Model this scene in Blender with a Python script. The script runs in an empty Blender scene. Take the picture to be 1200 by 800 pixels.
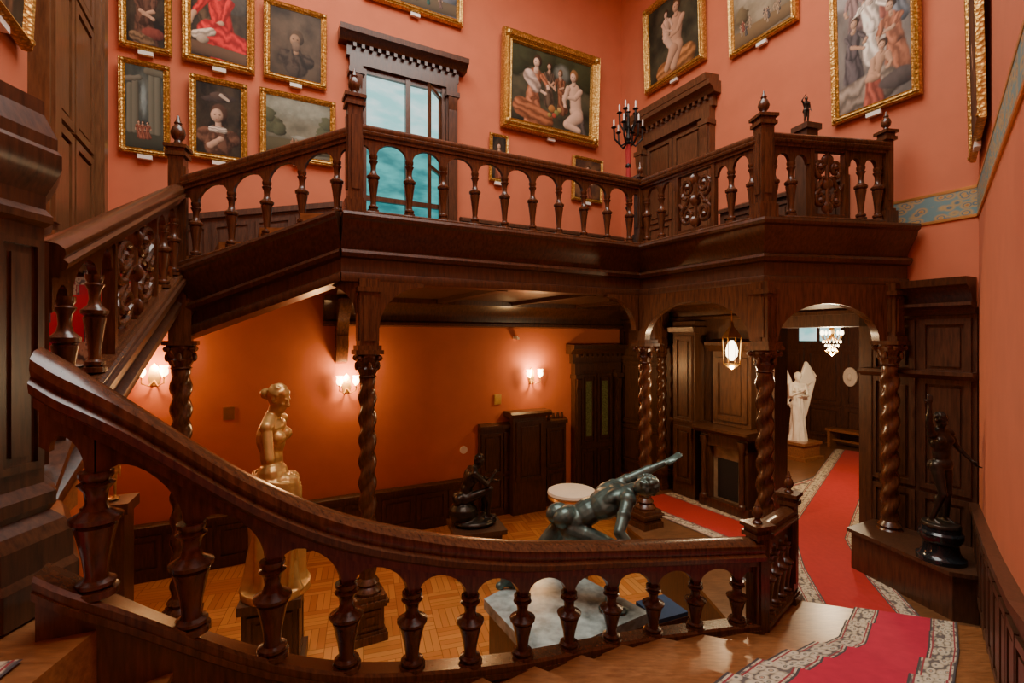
import bpy, bmesh, math, random
import numpy as np
from mathutils import Vector, Matrix
random.seed(7)
ZO=3.2   # eye height above the lower floor; all z below are relative to eye level
TOPS=[]
pi=math.pi
# ---------------------------------------------------------------- materials
def nt(name):
    m=bpy.data.materials.new(name); m.use_nodes=True
    t=m.node_tree; b=t.nodes['Principled BSDF']
    return m,t,b
def N(t,typ,**kw):
    n=t.nodes.new(typ)
    for k,v in kw.items():
        if k in n.inputs: n.inputs[k].default_value=v
        else: setattr(n,k,v)
    return n
def c4(c): return (c[0],c[1],c[2],1)
def ramp(t,fac,stops):
    r=t.nodes.new('ShaderNodeValToRGB'); t.links.new(fac,r.inputs[0])
    e=r.color_ramp.elements
    while len(e)<len(stops): e.new(0.5)
    for i,(p,c) in enumerate(stops): e[i].position=p; e[i].color=c4(c)
    return r.outputs[0]
def coord(t,scale=(1,1,1),rot=(0,0,0),kind='Object'):
    tc=t.nodes.new('ShaderNodeTexCoord'); mp=t.nodes.new('ShaderNodeMapping')
    mp.inputs['Scale'].default_value=scale; mp.inputs['Rotation'].default_value=rot
    t.links.new(tc.outputs[kind],mp.inputs[0]); return mp.outputs[0]
def bump(t,b,h,strength=.3,dist=.01):
    n=N(t,'ShaderNodeBump'); n.inputs['Strength'].default_value=strength; n.inputs['Distance'].default_value=dist
    t.links.new(h,n.inputs['Height']); t.links.new(n.outputs[0],b.inputs['Normal'])
def wood(name,dark,light,rough=.32,sc=(14,14,1.6)):
    m,t,b=nt(name)
    n=N(t,'ShaderNodeTexNoise',Scale=3.0,Detail=6.0,Roughness=.6); t.links.new(coord(t,sc),n.inputs['Vector'])
    t.links.new(ramp(t,n.outputs['Fac'],[(.3,dark),(.7,light)]),b.inputs['Base Color'])
    b.inputs['Roughness'].default_value=rough
    b.inputs['Coat Weight'].default_value=.18; b.inputs['Coat Roughness'].default_value=.25
    bump(t,b,n.outputs['Fac'],.12,.004)
    return m
def plain(name,c,rough=.5,metal=0,noise=.0,nscale=8,bmp=0,emis=None,es=0):
    m,t,b=nt(name)
    b.inputs['Roughness'].default_value=rough; b.inputs['Metallic'].default_value=metal
    n=N(t,'ShaderNodeTexNoise',Scale=float(nscale),Detail=4.0); t.links.new(coord(t),n.inputs['Vector'])
    lo=[x*(1-noise) for x in c]; hi=[min(1,x*(1+noise)) for x in c]
    t.links.new(ramp(t,n.outputs['Fac'],[(.3,lo),(.7,hi)]),b.inputs['Base Color'])
    if bmp: bump(t,b,n.outputs['Fac'],bmp,.01)
    if emis: 
        b.inputs['Emission Color'].default_value=c4(emis); b.inputs['Emission Strength'].default_value=es
    return m
W_DARK=wood('walnut_dark',(.030,.0105,.0045),(.105,.038,.014))
W_RAIL=wood('walnut_polished',(.038,.0125,.005),(.130,.045,.016),.27)
W_PANEL=wood('walnut_panel',(.034,.0130,.006),(.105,.042,.018),.4)
W_MID=wood('oak_tread',(.17,.060,.018),(.33,.135,.045),.32,(3,14,14))
W_HALL=wood('dark_oak_floor',(.10,.04,.015),(.20,.09,.035),.3,(3,14,14))
WALL=plain('terracotta_plaster',(.56,.155,.068),.8,0,.05,3,.05)
def goldmat():
    m,t,b=nt('gilded_carving')
    v=N(t,'ShaderNodeTexVoronoi',Scale=34.0); t.links.new(coord(t),v.inputs['Vector'])
    t.links.new(ramp(t,v.outputs['Distance'],[(.0,(.92,.60,.18)),(.6,(.42,.23,.05))]),b.inputs['Base Color'])
    b.inputs['Metallic'].default_value=.7; b.inputs['Roughness'].default_value=.38
    bump(t,b,v.outputs['Distance'],.5,.012); return m
GOLD=goldmat()
PLASTER=plain('gilded_plaster',(.60,.34,.10),.36,.45,.2,6,.12)
MARBLE_W=plain('white_marble',(.85,.80,.70),.4,0,.05,6)
BRONZE=plain('green_bronze',(.085,.13,.110),.36,.5,.5,9,.15)
BRONZE_D=plain('dark_bronze',(.045,.035,.025),.35,.7,.35,9,.1)
IRON=plain('black_iron',(.02,.018,.016),.45,.6,.1)
BRASS=plain('brass',(.75,.48,.16),.3,.9,.1)
SLAB=plain('veined_green_marble',(.27,.33,.31),.25,0,.6,7)
BLACKM=plain('black_marble',(.012,.014,.016),.12,0,.3)
DARKHOLE=plain('opening_shade',(.01,.008,.006),.8)  # near-black for a flat sheet, painting the shade inside the fireplace opening
CREAM=plain('drum_skin',(.75,.62,.42),.6,0,.05)
CANDLE=plain('candle_wax',(.85,.8,.7),.5)
REDCL=plain('red_cloth',(.35,.02,.02),.8,0,.1)
BLUE=plain('blue_upholstery',(.02,.05,.11),.8,0,.1)
def pane(name,a,b2,es):
    m,t,b=nt(name)
    n=N(t,'ShaderNodeTexNoise',Scale=2.2,Detail=3.0); t.links.new(coord(t,(1,1,2.5)),n.inputs['Vector'])
    col=ramp(t,n.outputs['Fac'],[(.35,a),(.62,b2)])
    t.links.new(col,b.inputs['Emission Color']); b.inputs['Emission Strength'].default_value=es
    b.inputs['Base Color'].default_value=(.02,.08,.08,1); b.inputs['Roughness'].default_value=.3; b.inputs['Specular IOR Level'].default_value=.2; return m
GLASSLIT=pane('daylit_pane',(.01,.22,.24),(.10,.62,.60),.85)
GLASSHI=pane('daylit_pane_upper',(.30,.72,.70),(.75,.95,.92),1.25)
GLASSSKY=plain('added_skylight_glass',(.8,.9,.9),.2,0,.02,3,0,(.80,.93,.95),2.0)  # glowing pane of the added, unseen skylight
BULB=plain('lit_lamp_glass',(1,.85,.6),.3,0,0,3,0,(1,.72,.35),16)
BULBW=plain('lit_crystal',(1,.95,.85),.3,0,0,3,0,(1,.82,.52),10)
CEIL=plain('ceiling_plaster',(.75,.68,.6),.8,0,.03)
STAIN=plain('leaded_glass',(.16,.20,.08),.3,0,.5,40)

def parquet():
    m,t,b=nt('parquet')
    ang=math.atan2(.47,.883)+.785
    ch=N(t,'ShaderNodeTexChecker',Scale=2.6); t.links.new(coord(t,(1,1,1),(0,0,ang)),ch.inputs['Vector'])
    cols=[]
    for a in (0,pi/2):
        br=N(t,'ShaderNodeTexBrick'); br.inputs['Scale'].default_value=2.6
        br.inputs['Color1'].default_value=(.46,.150,.032,1); br.inputs['Color2'].default_value=(.64,.27,.065,1)
        br.inputs['Mortar'].default_value=(.22,.08,.02,1); br.inputs['Mortar Size'].default_value=.008
        br.inputs['Brick Width'].default_value=1.0; br.inputs['Row Height'].default_value=.2
        br.offset=0.0
        t.links.new(coord(t,(1,1,1),(0,0,ang+a)),br.inputs['Vector']); cols.append(br.outputs['Color'])
    mx=N(t,'ShaderNodeMix',data_type='RGBA')
    t.links.new(ch.outputs['Fac'],mx.inputs['Factor']); t.links.new(cols[0],mx.inputs[6]); t.links.new(cols[1],mx.inputs[7])
    t.links.new(mx.outputs[2],b.inputs['Base Color']); b.inputs['Roughness'].default_value=.22
    return m
PARQ=parquet()
def math_(t,op,a,bv,c=None):
    n=t.nodes.new('ShaderNodeMath'); n.operation=op
    for i,x in enumerate((a,bv)):
        if hasattr(x,'links'): t.links.new(x,n.inputs[i])
        elif x is not None: n.inputs[i].default_value=x
    return n.outputs[0]
def mixc(t,f,a,bb):
    n=N(t,'ShaderNodeMix',data_type='RGBA')
    for x,i in ((f,0),(a,6),(bb,7)):
        if hasattr(x,'links'): t.links.new(x,n.inputs[i])
        elif i==0: n.inputs[0].default_value=x
        else: n.inputs[i].default_value=c4(x)
    return n.outputs[2]
def carpet(name,bw=.25,red=(.50,.010,.045),vs=19.0):
    m,t,b=nt(name)
    tc=t.nodes.new('ShaderNodeTexCoord'); sp=t.nodes.new('ShaderNodeSeparateXYZ'); t.links.new(tc.outputs['UV'],sp.inputs[0])
    d=math_(t,'ABSOLUTE',math_(t,'SUBTRACT',sp.outputs[0],.5),None)
    border=math_(t,'GREATER_THAN',d,.5-bw)
    v=N(t,'ShaderNodeTexVoronoi',Scale=vs)
    t.links.new(coord(t,(1,.85,1),(0,0,0),'UV'),v.inputs['Vector'])
    pat=ramp(t,v.outputs['Distance'],[(.0,(.40,.04,.04)),(.15,(.50,.40,.26)),(.24,(.07,.09,.09)),(.32,(.62,.54,.40)),(.55,(.50,.42,.28)),(.68,(.12,.10,.09))])
    v.inputs['Randomness'].default_value=.6
    ln=math_(t,'PINGPONG',math_(t,'MULTIPLY',math_(t,'SUBTRACT',d,.5-bw),1/bw),.5)
    edge=math_(t,'LESS_THAN',ln,.06); edge2=math_(t,'LESS_THAN',math_(t,'ABSOLUTE',math_(t,'SUBTRACT',ln,.14),None),.025)
    c=mixc(t,edge2,pat,(.28,.03,.04)); c=mixc(t,edge,c,(.06,.05,.05))
    n=N(t,'ShaderNodeTexNoise',Scale=90.0)
    rc=mixc(t,n.outputs['Fac'],[x*.8 for x in red],[min(1,x*1.15) for x in red])
    c=mixc(t,border,rc,c); t.links.new(c,b.inputs['Base Color']); b.inputs['Roughness'].default_value=.95
    b.inputs['Sheen Weight'].default_value=.1
    bump(t,b,n.outputs['Fac'],.3,.004); return m
CARPET=carpet('stair_carpet_weave'); CARPET2=carpet('hall_carpet_weave',.2,(.44,.014,.012))
def frieze():
    m,t,b=nt('painted_frieze')
    v=N(t,'ShaderNodeTexVoronoi',Scale=9.0); t.links.new(coord(t,(1,1,1.5)),v.inputs['Vector'])
    t.links.new(ramp(t,v.outputs['Distance'],[(.0,(.35,.09,.03)),(.2,(.48,.30,.09)),(.3,(.06,.15,.20)),(.42,(.44,.29,.10)),(.65,(.14,.24,.24))]),b.inputs['Base Color'])
    b.inputs['Roughness'].default_value=.7; return m
FRIEZE=frieze()
def oilmat():
    m,t,b=nt('oil_paint'); a=t.nodes.new('ShaderNodeAttribute'); a.attribute_name='pigment'
    n=N(t,'ShaderNodeTexNoise',Scale=60.0,Detail=3.0); t.links.new(coord(t),n.inputs['Vector'])
    t.links.new(a.outputs['Color'],b.inputs['Base Color'])
    b.inputs['Roughness'].default_value=.55; b.inputs['Specular IOR Level'].default_value=.2; bump(t,b,n.outputs['Fac'],.15,.003); return m
OIL=oilmat()
class Cv:
    def __init__(s,w,h,lo,hi,seed=1,res=170):
        s.asp=w/h; 
        if w>h: s.W=res; s.H=max(20,int(res*h/w))
        else: s.H=res; s.W=max(20,int(res*w/h))
        s.rng=np.random.RandomState(seed)
        y,x=np.mgrid[0:s.H,0:s.W]; s.x=x/(s.W-1)*s.asp; s.y=y/(s.H-1)
        f=s.fbm(4); s.n=s.fbm(14); s.n2=s.fbm(8)
        s.a=np.array(lo)[None,None]+(np.array(hi)-np.array(lo))[None,None]*np.clip((f-.3)*2.2,0,1)[...,None]
        vg=1-.55*np.clip(((s.x/s.asp-.5)**2+(s.y-.5)**2)*2.2,0,1); s.a*=vg[...,None]
    def fbm(s,g,oc=4):
        out=np.zeros((s.H,s.W)); am=1;tot=0
        for o in range(oc):
            G=g*2**o; r=s.rng.rand(G+2,G+2); u=s.x/s.asp*G*.999; v=s.y*G*.999
            i=u.astype(int);j=v.astype(int); fu=u-i;fv=v-j; fu=fu*fu*(3-2*fu);fv=fv*fv*(3-2*fv)
            out+=am*((r[j,i]*(1-fu)+r[j,i+1]*fu)*(1-fv)+(r[j+1,i]*(1-fu)+r[j+1,i+1]*fu)*fv); tot+=am; am*=.55
        return out/tot
    def put(s,mask,col,shade):
        m=np.clip(mask,0,1)[...,None]; c=np.array(col)[None,None]*shade[...,None]; s.a=s.a*(1-m)+c*m
    def ell(s,cx,cy,rx,ry,col,rot=0,sh=.75,soft=.15,warp=.012):
        dx=s.x-cx+(s.n-.5)*warp*2; dy=s.y-cy+(s.n2-.5)*warp*2; c,q=math.cos(rot),math.sin(rot)
        u=(dx*c+dy*q)/rx; v=(-dx*q+dy*c)/ry; d=np.sqrt(u*u+v*v)
        s.put((1-d)/soft,col,np.clip(.85+sh*(-.45*dx/rx+.45*dy/ry)+.5*(s.n-.5)-.3*np.clip(d,0,1)**3,.12,1.5))
    def limb(s,p,q,r0,r1,col,folds=0,sh=.8,warp=.01):
        px,py=p;qx,qy=q; dx=qx-px;dy=qy-py; L2=dx*dx+dy*dy+1e-9
        X=s.x+(s.n-.5)*warp*2; Y=s.y+(s.n2-.5)*warp*2
        t=np.clip(((X-px)*dx+(Y-py)*dy)/L2,0,1); ex=X-px-t*dx; ey=Y-py-t*dy; r=r0+(r1-r0)*t; d=np.sqrt(ex*ex+ey*ey)/r
        shd=.85+sh*(-.45*ex/r+.4*ey/r)-.3*np.clip(d,0,1)**3
        if folds:
            L=math.sqrt(L2); w=(ex*dy/L-ey*dx/L)/r; shd=shd*(1+.45*np.sin(w*folds+s.n2*9+t*3))
        s.put((1-d)/.15,col,np.clip(shd,.08,1.6))
    def head(s,hx,hy,h,skin,hair,face=0):
        s.ell(hx+.012*h,hy+.03*h,.082*h,.10*h,hair); s.ell(hx-.01*h+face*.02*h,hy,.06*h,.078*h,skin,sh=.9,warp=.004)
        for e in (-.022,.024):
            s.ell(hx+(e-.008+face*.02)*h,hy+.010*h,.015*h,.009*h,[q*.35 for q in skin],sh=0,soft=.5,warp=.002); s.ell(hx+(e-.008+face*.02)*h,hy+.008*h,.007*h,.006*h,[q*.1 for q in skin],sh=0,soft=.4,warp=.002)
        s.ell(hx+(.004+face*.02)*h,hy-.014*h,.009*h,.022*h,[q*.75 for q in skin],sh=.5,soft=.6,warp=.002)
        s.ell(hx+(-.008+face*.02)*h,hy-.042*h,.018*h,.006*h,(skin[0]*.7,skin[1]*.35,skin[2]*.35),sh=0,soft=.4,warp=.002)
    def bust(s,cx,cy,h,skin,robe,hair,collar=None):
        s.limb((cx-.22*h,cy-.12*h),(cx+.24*h,cy-.14*h),.20*h,.20*h,robe,6); s.limb((cx,cy-.3*h),(cx,cy),.30*h,.16*h,robe,6)
        s.limb((cx,cy+.04*h),(cx,cy+.2*h),.07*h,.065*h,skin)
        if collar: s.limb((cx-.12*h,cy+.03*h),(cx+.12*h,cy+.02*h),.07*h,.07*h,collar,9)
        s.head(cx,cy+.33*h,h*2.1,skin,hair)
    def fig(s,x,y,h,skin=(.55,.32,.19),robe=(.3,.05,.03),lean=0,arm=((.18,.0),(-.16,-.05)),nude=False,hair=(.06,.03,.015),low=True,face=0):
        hx=x+lean*h*.55; hy=y+.53*h
        if low: s.limb((x,y),(x+.04*h-lean*.1*h,y-.42*h),.13*h,.19*h,robe,7)
        s.limb((x,y+.02*h),(x+lean*h*.4,y+.33*h),.115*h,.125*h,skin if nude else robe,0 if nude else 5)
        if nude: s.ell(x,y+.0*h,.14*h,.09*h,skin)
        if not nude: s.ell(x+lean*h*.42,y+.40*h,.05*h,.06*h,skin)
        s.limb((hx-lean*.03,y+.42*h),(hx,hy),.04*h,.04*h,skin)
        s.head(hx,hy,h,skin,hair,face)
        for sd,(ax,ay) in zip((1,-1),arm):
            sx=x+lean*h*.4+sd*.12*h; sy=y+.34*h; ex=(sx+x+ax*h)/2+sd*.05*h; ey=(sy+y+ay*h+.0)/2-.03*h
            s.limb((sx,sy),(ex,ey),.048*h,.04*h,skin if nude else robe,0 if nude else 4); s.limb((ex,ey),(x+ax*h,y+ay*h+.05*h),.036*h,.024*h,skin); s.ell(x+ax*h,y+ay*h+.05*h,.035*h,.03*h,skin)
# ---------------------------------------------------------------- mesh builder
class Fr:
    def __init__(s,o,d,out,flip=False,slope=0,z=0):
        s.o=Vector((o[0],o[1],0)); s.d=Vector((d[0],d[1],0)).normalized(); s.n=Vector((out[0],out[1],0)).normalized(); s.flip=flip; s.slope=slope; s.z=z
    def pt(s,k,n,z):
        p=s.o+s.d*k+s.n*n; return Vector((p.x,p.y,z+s.slope*k+s.z))
class MB:
    def __init__(s): s.v=[];s.f=[];s.m=[];s.uv={};s.mi=0
    def add(s,vs,fs,uvs=None):
        o=len(s.v); s.v+= [tuple(v) for v in vs]
        for i,f in enumerate(fs):
            if uvs: s.uv[len(s.f)]=uvs[i]
            s.f.append([o+j for j in f]); s.m.append(s.mi)
    def box8(s,p): s.add(p,[(0,1,2,3),(4,7,6,5),(0,4,5,1),(1,5,6,2),(2,6,7,3),(3,7,4,0)])
    def fbox(s,fr,k0,k1,n0,n1,z0,z1):
        s.box8([fr.pt(k0,n0,z0),fr.pt(k1,n0,z0),fr.pt(k1,n1,z0),fr.pt(k0,n1,z0),fr.pt(k0,n0,z1),fr.pt(k1,n0,z1),fr.pt(k1,n1,z1),fr.pt(k0,n1,z1)])
    def fslope(s,fr,k0,k1,n0,n1,a0,a1,b0,b1):
        s.box8([fr.pt(k0,n0,a0),fr.pt(k1,n0,b0),fr.pt(k1,n1,b0),fr.pt(k0,n1,a0),fr.pt(k0,n0,a1),fr.pt(k1,n0,b1),fr.pt(k1,n1,b1),fr.pt(k0,n1,a1)])
    def box(s,cx,cy,z0,z1,wx,wy,ang=0):
        c,q=math.cos(ang),math.sin(ang); P=[]
        for z in (z0,z1):
            for x,y in ((-wx/2,-wy/2),(wx/2,-wy/2),(wx/2,wy/2),(-wx/2,wy/2)): P.append((cx+x*c-y*q,cy+x*q+y*c,z))
        s.box8(P)
    def prism(s,poly,z0,z1):
        n=len(poly); vs=[(p[0],p[1],z0) for p in poly]+[(p[0],p[1],z1) for p in poly]
        fs=[tuple(range(n)),tuple(range(2*n-1,n-1,-1))]+[(i,(i+1)%n,n+(i+1)%n,n+i) for i in range(n)]
        s.add(vs,fs)
    def fext(s,fr,k0,k1,prof):
        n=len(prof); vs=[fr.pt(k0,a,z) for a,z in prof]+[fr.pt(k1,a,z) for a,z in prof]
        s.add(vs,[tuple(range(n)),tuple(range(2*n-1,n-1,-1))]+[(i,(i+1)%n,n+(i+1)%n,n+i) for i in range(n)])
    def fface(s,fr,prof,n0,n1):
        n=len(prof); vs=[fr.pt(k,n0,z) for k,z in prof]+[fr.pt(k,n1,z) for k,z in prof]
        s.add(vs,[tuple(range(n)),tuple(range(2*n-1,n-1,-1))]+[(i,(i+1)%n,n+(i+1)%n,n+i) for i in range(n)])
    def lathe(s,x,y,z,prof,seg=16,fn=None,rot=0):
        vs=[];fs=[];m=len(prof)
        for r,h in prof:
            for j in range(seg):
                a=2*pi*j/seg+rot; rr=r*(fn(a,h) if fn else 1); vs.append((x+rr*math.cos(a),y+rr*math.sin(a),z+h))
        for i in range(m-1):
            for j in range(seg):
                k=(j+1)%seg; fs.append((i*seg+j,i*seg+k,(i+1)*seg+k,(i+1)*seg+j))
        fs.append(tuple(range(seg-1,-1,-1))); fs.append(tuple(range((m-1)*seg,m*seg)))
        s.add(vs,fs)
    def sweep(s,path,prof):
        P=[Vector(p) for p in path]; n=len(P); m=len(prof); vs=[]
        for i in range(n):
            def nr(a,b):
                d=(P[b]-P[a]); d.z=0; d.normalize(); return Vector((d.y,-d.x,0))
            if i==0: nn=nr(0,1)
            elif i==n-1: nn=nr(n-2,n-1)
            else:
                a=nr(i-1,i);b=nr(i,i+1); nn=(a+b).normalized(); nn=nn/max(.4,nn.dot(a))
            for o,h in prof: vs.append(P[i]+nn*o+Vector((0,0,h)))
        fs=[]
        for i in range(n-1):
            for j in range(m):
                k=(j+1)%m; fs.append((i*m+j,i*m+k,(i+1)*m+k,(i+1)*m+j))
        fs.append(tuple(range(m))); fs.append(tuple(range(n*m-1,(n-1)*m-1,-1)))
        s.add(vs,fs)
    def tube(s,pts,r,seg=8,r1=None):
        P=[Vector(p) for p in pts]; n=len(P); vs=[]; 
        for i in range(n):
            t=(P[min(i+1,n-1)]-P[max(i-1,0)]).normalized()
            u=t.cross(Vector((.13,.37,.92))).normalized(); w=t.cross(u)
            rr=r if r1 is None else r+(r1-r)*i/(n-1)
            for j in range(seg):
                a=2*pi*j/seg; vs.append(P[i]+u*rr*math.cos(a)+w*rr*math.sin(a))
        fs=[(i*seg+j,i*seg+(j+1)%seg,(i+1)*seg+(j+1)%seg,(i+1)*seg+j) for i in range(n-1) for j in range(seg)]
        fs+=[tuple(range(seg)),tuple(range(n*seg-1,(n-1)*seg-1,-1))]
        s.add(vs,fs)
    def cap(s,p,q,r0,r1,seg=14):
        p=Vector(p);q=Vector(q); t=(q-p); 
        if t.length<1e-5: t=Vector((0,0,1e-3))
        t.normalize(); u=t.cross(Vector((.13,.37,.92))).normalized(); w=t.cross(u); rings=[]
        for i in range(1,5): a=-pi/2+i*pi/10; rings.append((p+t*(r0*math.sin(a)),r0*math.cos(a)))
        rings.append((p,r0)); rings.append((q,r1))
        for i in range(1,5): a=i*pi/10; rings.append((q+t*(r1*math.sin(a)),r1*math.cos(a)))
        vs=[c+u*r*math.cos(2*pi*j/seg)+w*r*math.sin(2*pi*j/seg) for c,r in rings for j in range(seg)]
        n=len(rings)
        fs=[(i*seg+j,i*seg+(j+1)%seg,(i+1)*seg+(j+1)%seg,(i+1)*seg+j) for i in range(n-1) for j in range(seg)]
        fs+=[tuple(range(seg)),tuple(range(n*seg-1,(n-1)*seg-1,-1))]
        s.add(vs,fs)
    def ell(s,c,rx,ry,rz,B=None,seg=16):
        c=Vector(c); X,Y,Z=B if B else (Vector((1,0,0)),Vector((0,1,0)),Vector((0,0,1)))
        vs=[];h=seg//2
        for i in range(1,h):
            a=-pi/2+pi*i/h
            for j in range(seg):
                b=2*pi*j/seg; vs.append(c+X*rx*math.cos(a)*math.cos(b)+Y*ry*math.cos(a)*math.sin(b)+Z*rz*math.sin(a))
        n=h-1
        fs=[(i*seg+j,i*seg+(j+1)%seg,(i+1)*seg+(j+1)%seg,(i+1)*seg+j) for i in range(n-1) for j in range(seg)]
        vs+=[c-Z*rz,c+Z*rz]; b0=n*seg
        fs+=[(b0,(j+1)%seg,j) for j in range(seg)]+[(b0+1,(n-1)*seg+j,(n-1)*seg+(j+1)%seg) for j in range(seg)]
        s.add(vs,fs)
    def obj(s,name,mats,parent=None,ang=35,xform=None):
        me=bpy.data.meshes.new(name)
        vs=s.v if xform is None else [tuple(xform@Vector(v)) for v in s.v]
        me.from_pydata(vs,[],s.f)
        if not isinstance(mats,(list,tuple)): mats=[mats]
        for m in mats: me.materials.append(m)
        for p,mi in zip(me.polygons,s.m): p.material_index=min(mi,len(mats)-1); p.use_smooth=True
        if s.uv:
            ul=me.uv_layers.new(name='UVMap')
            for fi,uvs in s.uv.items():
                p=me.polygons[fi]
                for li,uvv in zip(p.loop_indices,uvs): ul.data[li].uv=uvv
        if not s.uv:
            bm=bmesh.new(); bm.from_mesh(me); bmesh.ops.recalc_face_normals(bm,faces=bm.faces); bm.to_mesh(me); bm.free()
        me.update(); me.set_sharp_from_angle(angle=math.radians(ang))
        o=bpy.data.objects.new(name,me); bpy.context.scene.collection.objects.link(o)
        if parent: o.parent=parent
        else: TOPS.append(o)
        return o
def empty(name):
    e=bpy.data.objects.new(name,None); bpy.context.scene.collection.objects.link(e); TOPS.append(e); return e
# ---------------------------------------------------------------- plan of the place
A=Vector((.883,.470)); Bv=Vector((-.469,.883)); C=Vector((2.30,10.24))
FA=Fr(C,-A,-Bv,flip=True)
FB=Fr(C,-Bv,-A)
K=Vector((4.98,5.19)); FRt=Fr(K,(-.654,-.756),(-.756,.654))
LC=Vector((-5.2,6.25)); FL=Fr(LC,(.469,-.883),(.883,.47))
ZL,ZH,ZG,ZC,ZS=-3.2,-2.7,1.32,7.4,.62
M=(-3.5,5.1); G=(-1.68,5.18); P1=(-1.8,5.12);P2=(1.85,7.03);P3=(2.80,5.41); P4=(4.65,5.72); P4n=(4.36,5.67)
def fa(k): p=FA.pt(k,0,0); return (p.x,p.y)
def fb(k): p=FB.pt(k,0,0); return (p.x,p.y)
m=MB(); m.fbox(FA,-.2,8.6,-.2,0,ZL-.1,ZC); m.obj('wall_back',WALL)
m=MB(); m.fbox(FB,0,3.45,-.2,0,ZL-.1,ZC); m.fbox(FB,3.45,4.62,-.2,0,.3,ZC); m.fbox(FB,4.62,5.8,-.2,0,ZL-.1,ZC); m.obj('wall_far_right',WALL)
m=MB(); m.fbox(FRt,-.05,12,-.2,0,ZL-.1,ZC); m.obj('wall_right',WALL)
m=MB(); m.fbox(FL,-.1,12,-.2,0,ZL-.1,ZC); m.obj('wall_left',WALL)
m=MB(); m.box(-1.5,-4.2,ZL-.1,ZC,9,.2); m.obj('wall_rear',WALL)
m=MB(); m.prism([(-7,-5),(6,-5),(6,11),(-7,11)],ZL-.15,ZL); m.obj('floor',PARQ)
m=MB()
m.prism([(-7,-5),(6,-5),(6,1.5),(-7,1.5)],ZC,ZC+.2); m.prism([(-7,6.5),(6,6.5),(6,11),(-7,11)],ZC,ZC+.2)
m.prism([(-7,1.5),(-3,1.5),(-3,6.5),(-7,6.5)],ZC,ZC+.2); m.prism([(3,1.5),(6,1.5),(6,6.5),(3,6.5)],ZC,ZC+.2)
m.obj('ceiling',CEIL)
m=MB(); m.box(0,4,ZC+.15,ZC+.17,6,5); m.mi=1  # unseen skylight, added to give the overhead light a source
for i in range(7): m.box(-3+i,4,ZC,ZC+.14,.06,5)
for i in range(6): m.box(0,1.5+i,ZC,ZC+.14,6,.06)
m.obj('added_skylight',[GLASSSKY,W_PANEL])
hp=[fb(.3),(1.66,7.0),(2.02,5.6),(2.10,4.25),(3.4,3.6),(K.x+.1,K.y-.1),fb(5.7)]
m=MB(); m.prism(hp,ZL+.001,ZH-.04); m.mi=1; m.prism(hp,ZH-.04,ZH); m.obj('floor_hall',[W_PANEL,W_HALL])
def ab(a,k): p=C+A*a-Bv*k; return (p.x,p.y)
m=MB(); m.prism([ab(0,-2),ab(0,7),ab(6.6,7),ab(6.6,-2)],ZH-.1,ZH+.002); m.obj('floor_far_room',W_HALL)
FF=Fr(ab(6.4,-2),-Bv,-A)
m=MB(); m.fbox(FF,0,9,-.1,0,ZH,.8); m.obj('wall_far_room',W_PANEL)
m=MB(); m.prism([ab(.2,-1.2),ab(6.4,-1.2),ab(6.4,-1.3),ab(.2,-1.3)],ZH,.8); m.obj('wall_far_room_side',WALL)
m=MB(); m.prism([ab(.2,6.6),ab(6.4,6.6),ab(6.4,6.7),ab(.2,6.7)],ZH,.8); m.obj('wall_far_room_near',W_PANEL)
m=MB(); m.prism([ab(.2,-2),ab(.2,7),ab(6.6,7),ab(6.6,-2)],.8,.9); m.obj('ceiling_far_room',CEIL)

def panel(m,fr,k0,k1,z0,z1,n=0.0,st=.06,d=.03):
    m.fbox(fr,k0,k0+st,n,n+d,z0,z1); m.fbox(fr,k1-st,k1,n,n+d,z0,z1)
    m.fbox(fr,k0+st,k1-st,n,n+d,z0,z0+st); m.fbox(fr,k0+st,k1-st,n,n+d,z1-st,z1)
    a=st+.035
    if k1-k0>2*a+.04 and z1-z0>2*a+.04: m.fbox(fr,k0+a,k1-a,n,n+d*.7,z0+a,z1-a)
def cornice(m,fr,k0,k1,z,n=0,s=1):
    m.fext(fr,k0,k1,[(n,z),(n,z+.14*s),(n+.16*s,z+.14*s),(n+.16*s,z+.10*s),(n+.12*s,z+.08*s),(n+.07*s,z+.05*s),(n+.04*s,z)])
m=MB()
for i in range(9):
    k0=.2+i*.95
    for z0,z1 in ((-2.55,-1.75),(-1.7,-.3),(-.25,.5)): panel(m,FF,k0,k0+.85,z0,z1,0,.08,.04)
cornice(m,FF,0,9,.55); m.obj('wainscot_far_room',W_PANEL)
# ---------------------------------------------------------------- gallery floor + entablature
m=MB(); m.prism([P1,P2,P3,P4,fb(5.05),fb(0),fa(0),fa(5.7)],.66,ZG); m.obj('gallery_floor',W_PANEL)
ENT=[(-.22,0),(.16,0),(.17,-.03),(.16,-.06),(.13,-.08),(.12,-.13),(.08,-.2),(.03,-.28),(.0,-.36),(.06,-.38),(.07,-.41),(.05,-.45),(-.02,-.47),(-.02,-.6),(.02,-.62),(.03,-.66),(.02,-.71),(-.22,-.71)]
gal=[(*P1,ZG),(*P2,ZG),(*P3,ZG),(*P4,ZG)]
m=MB(); m.sweep(gal,ENT); m.sweep([(M[0],M[1],.70),(*P1,ZG)],ENT)
m.obj('trim_1',W_DARK)
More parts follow.
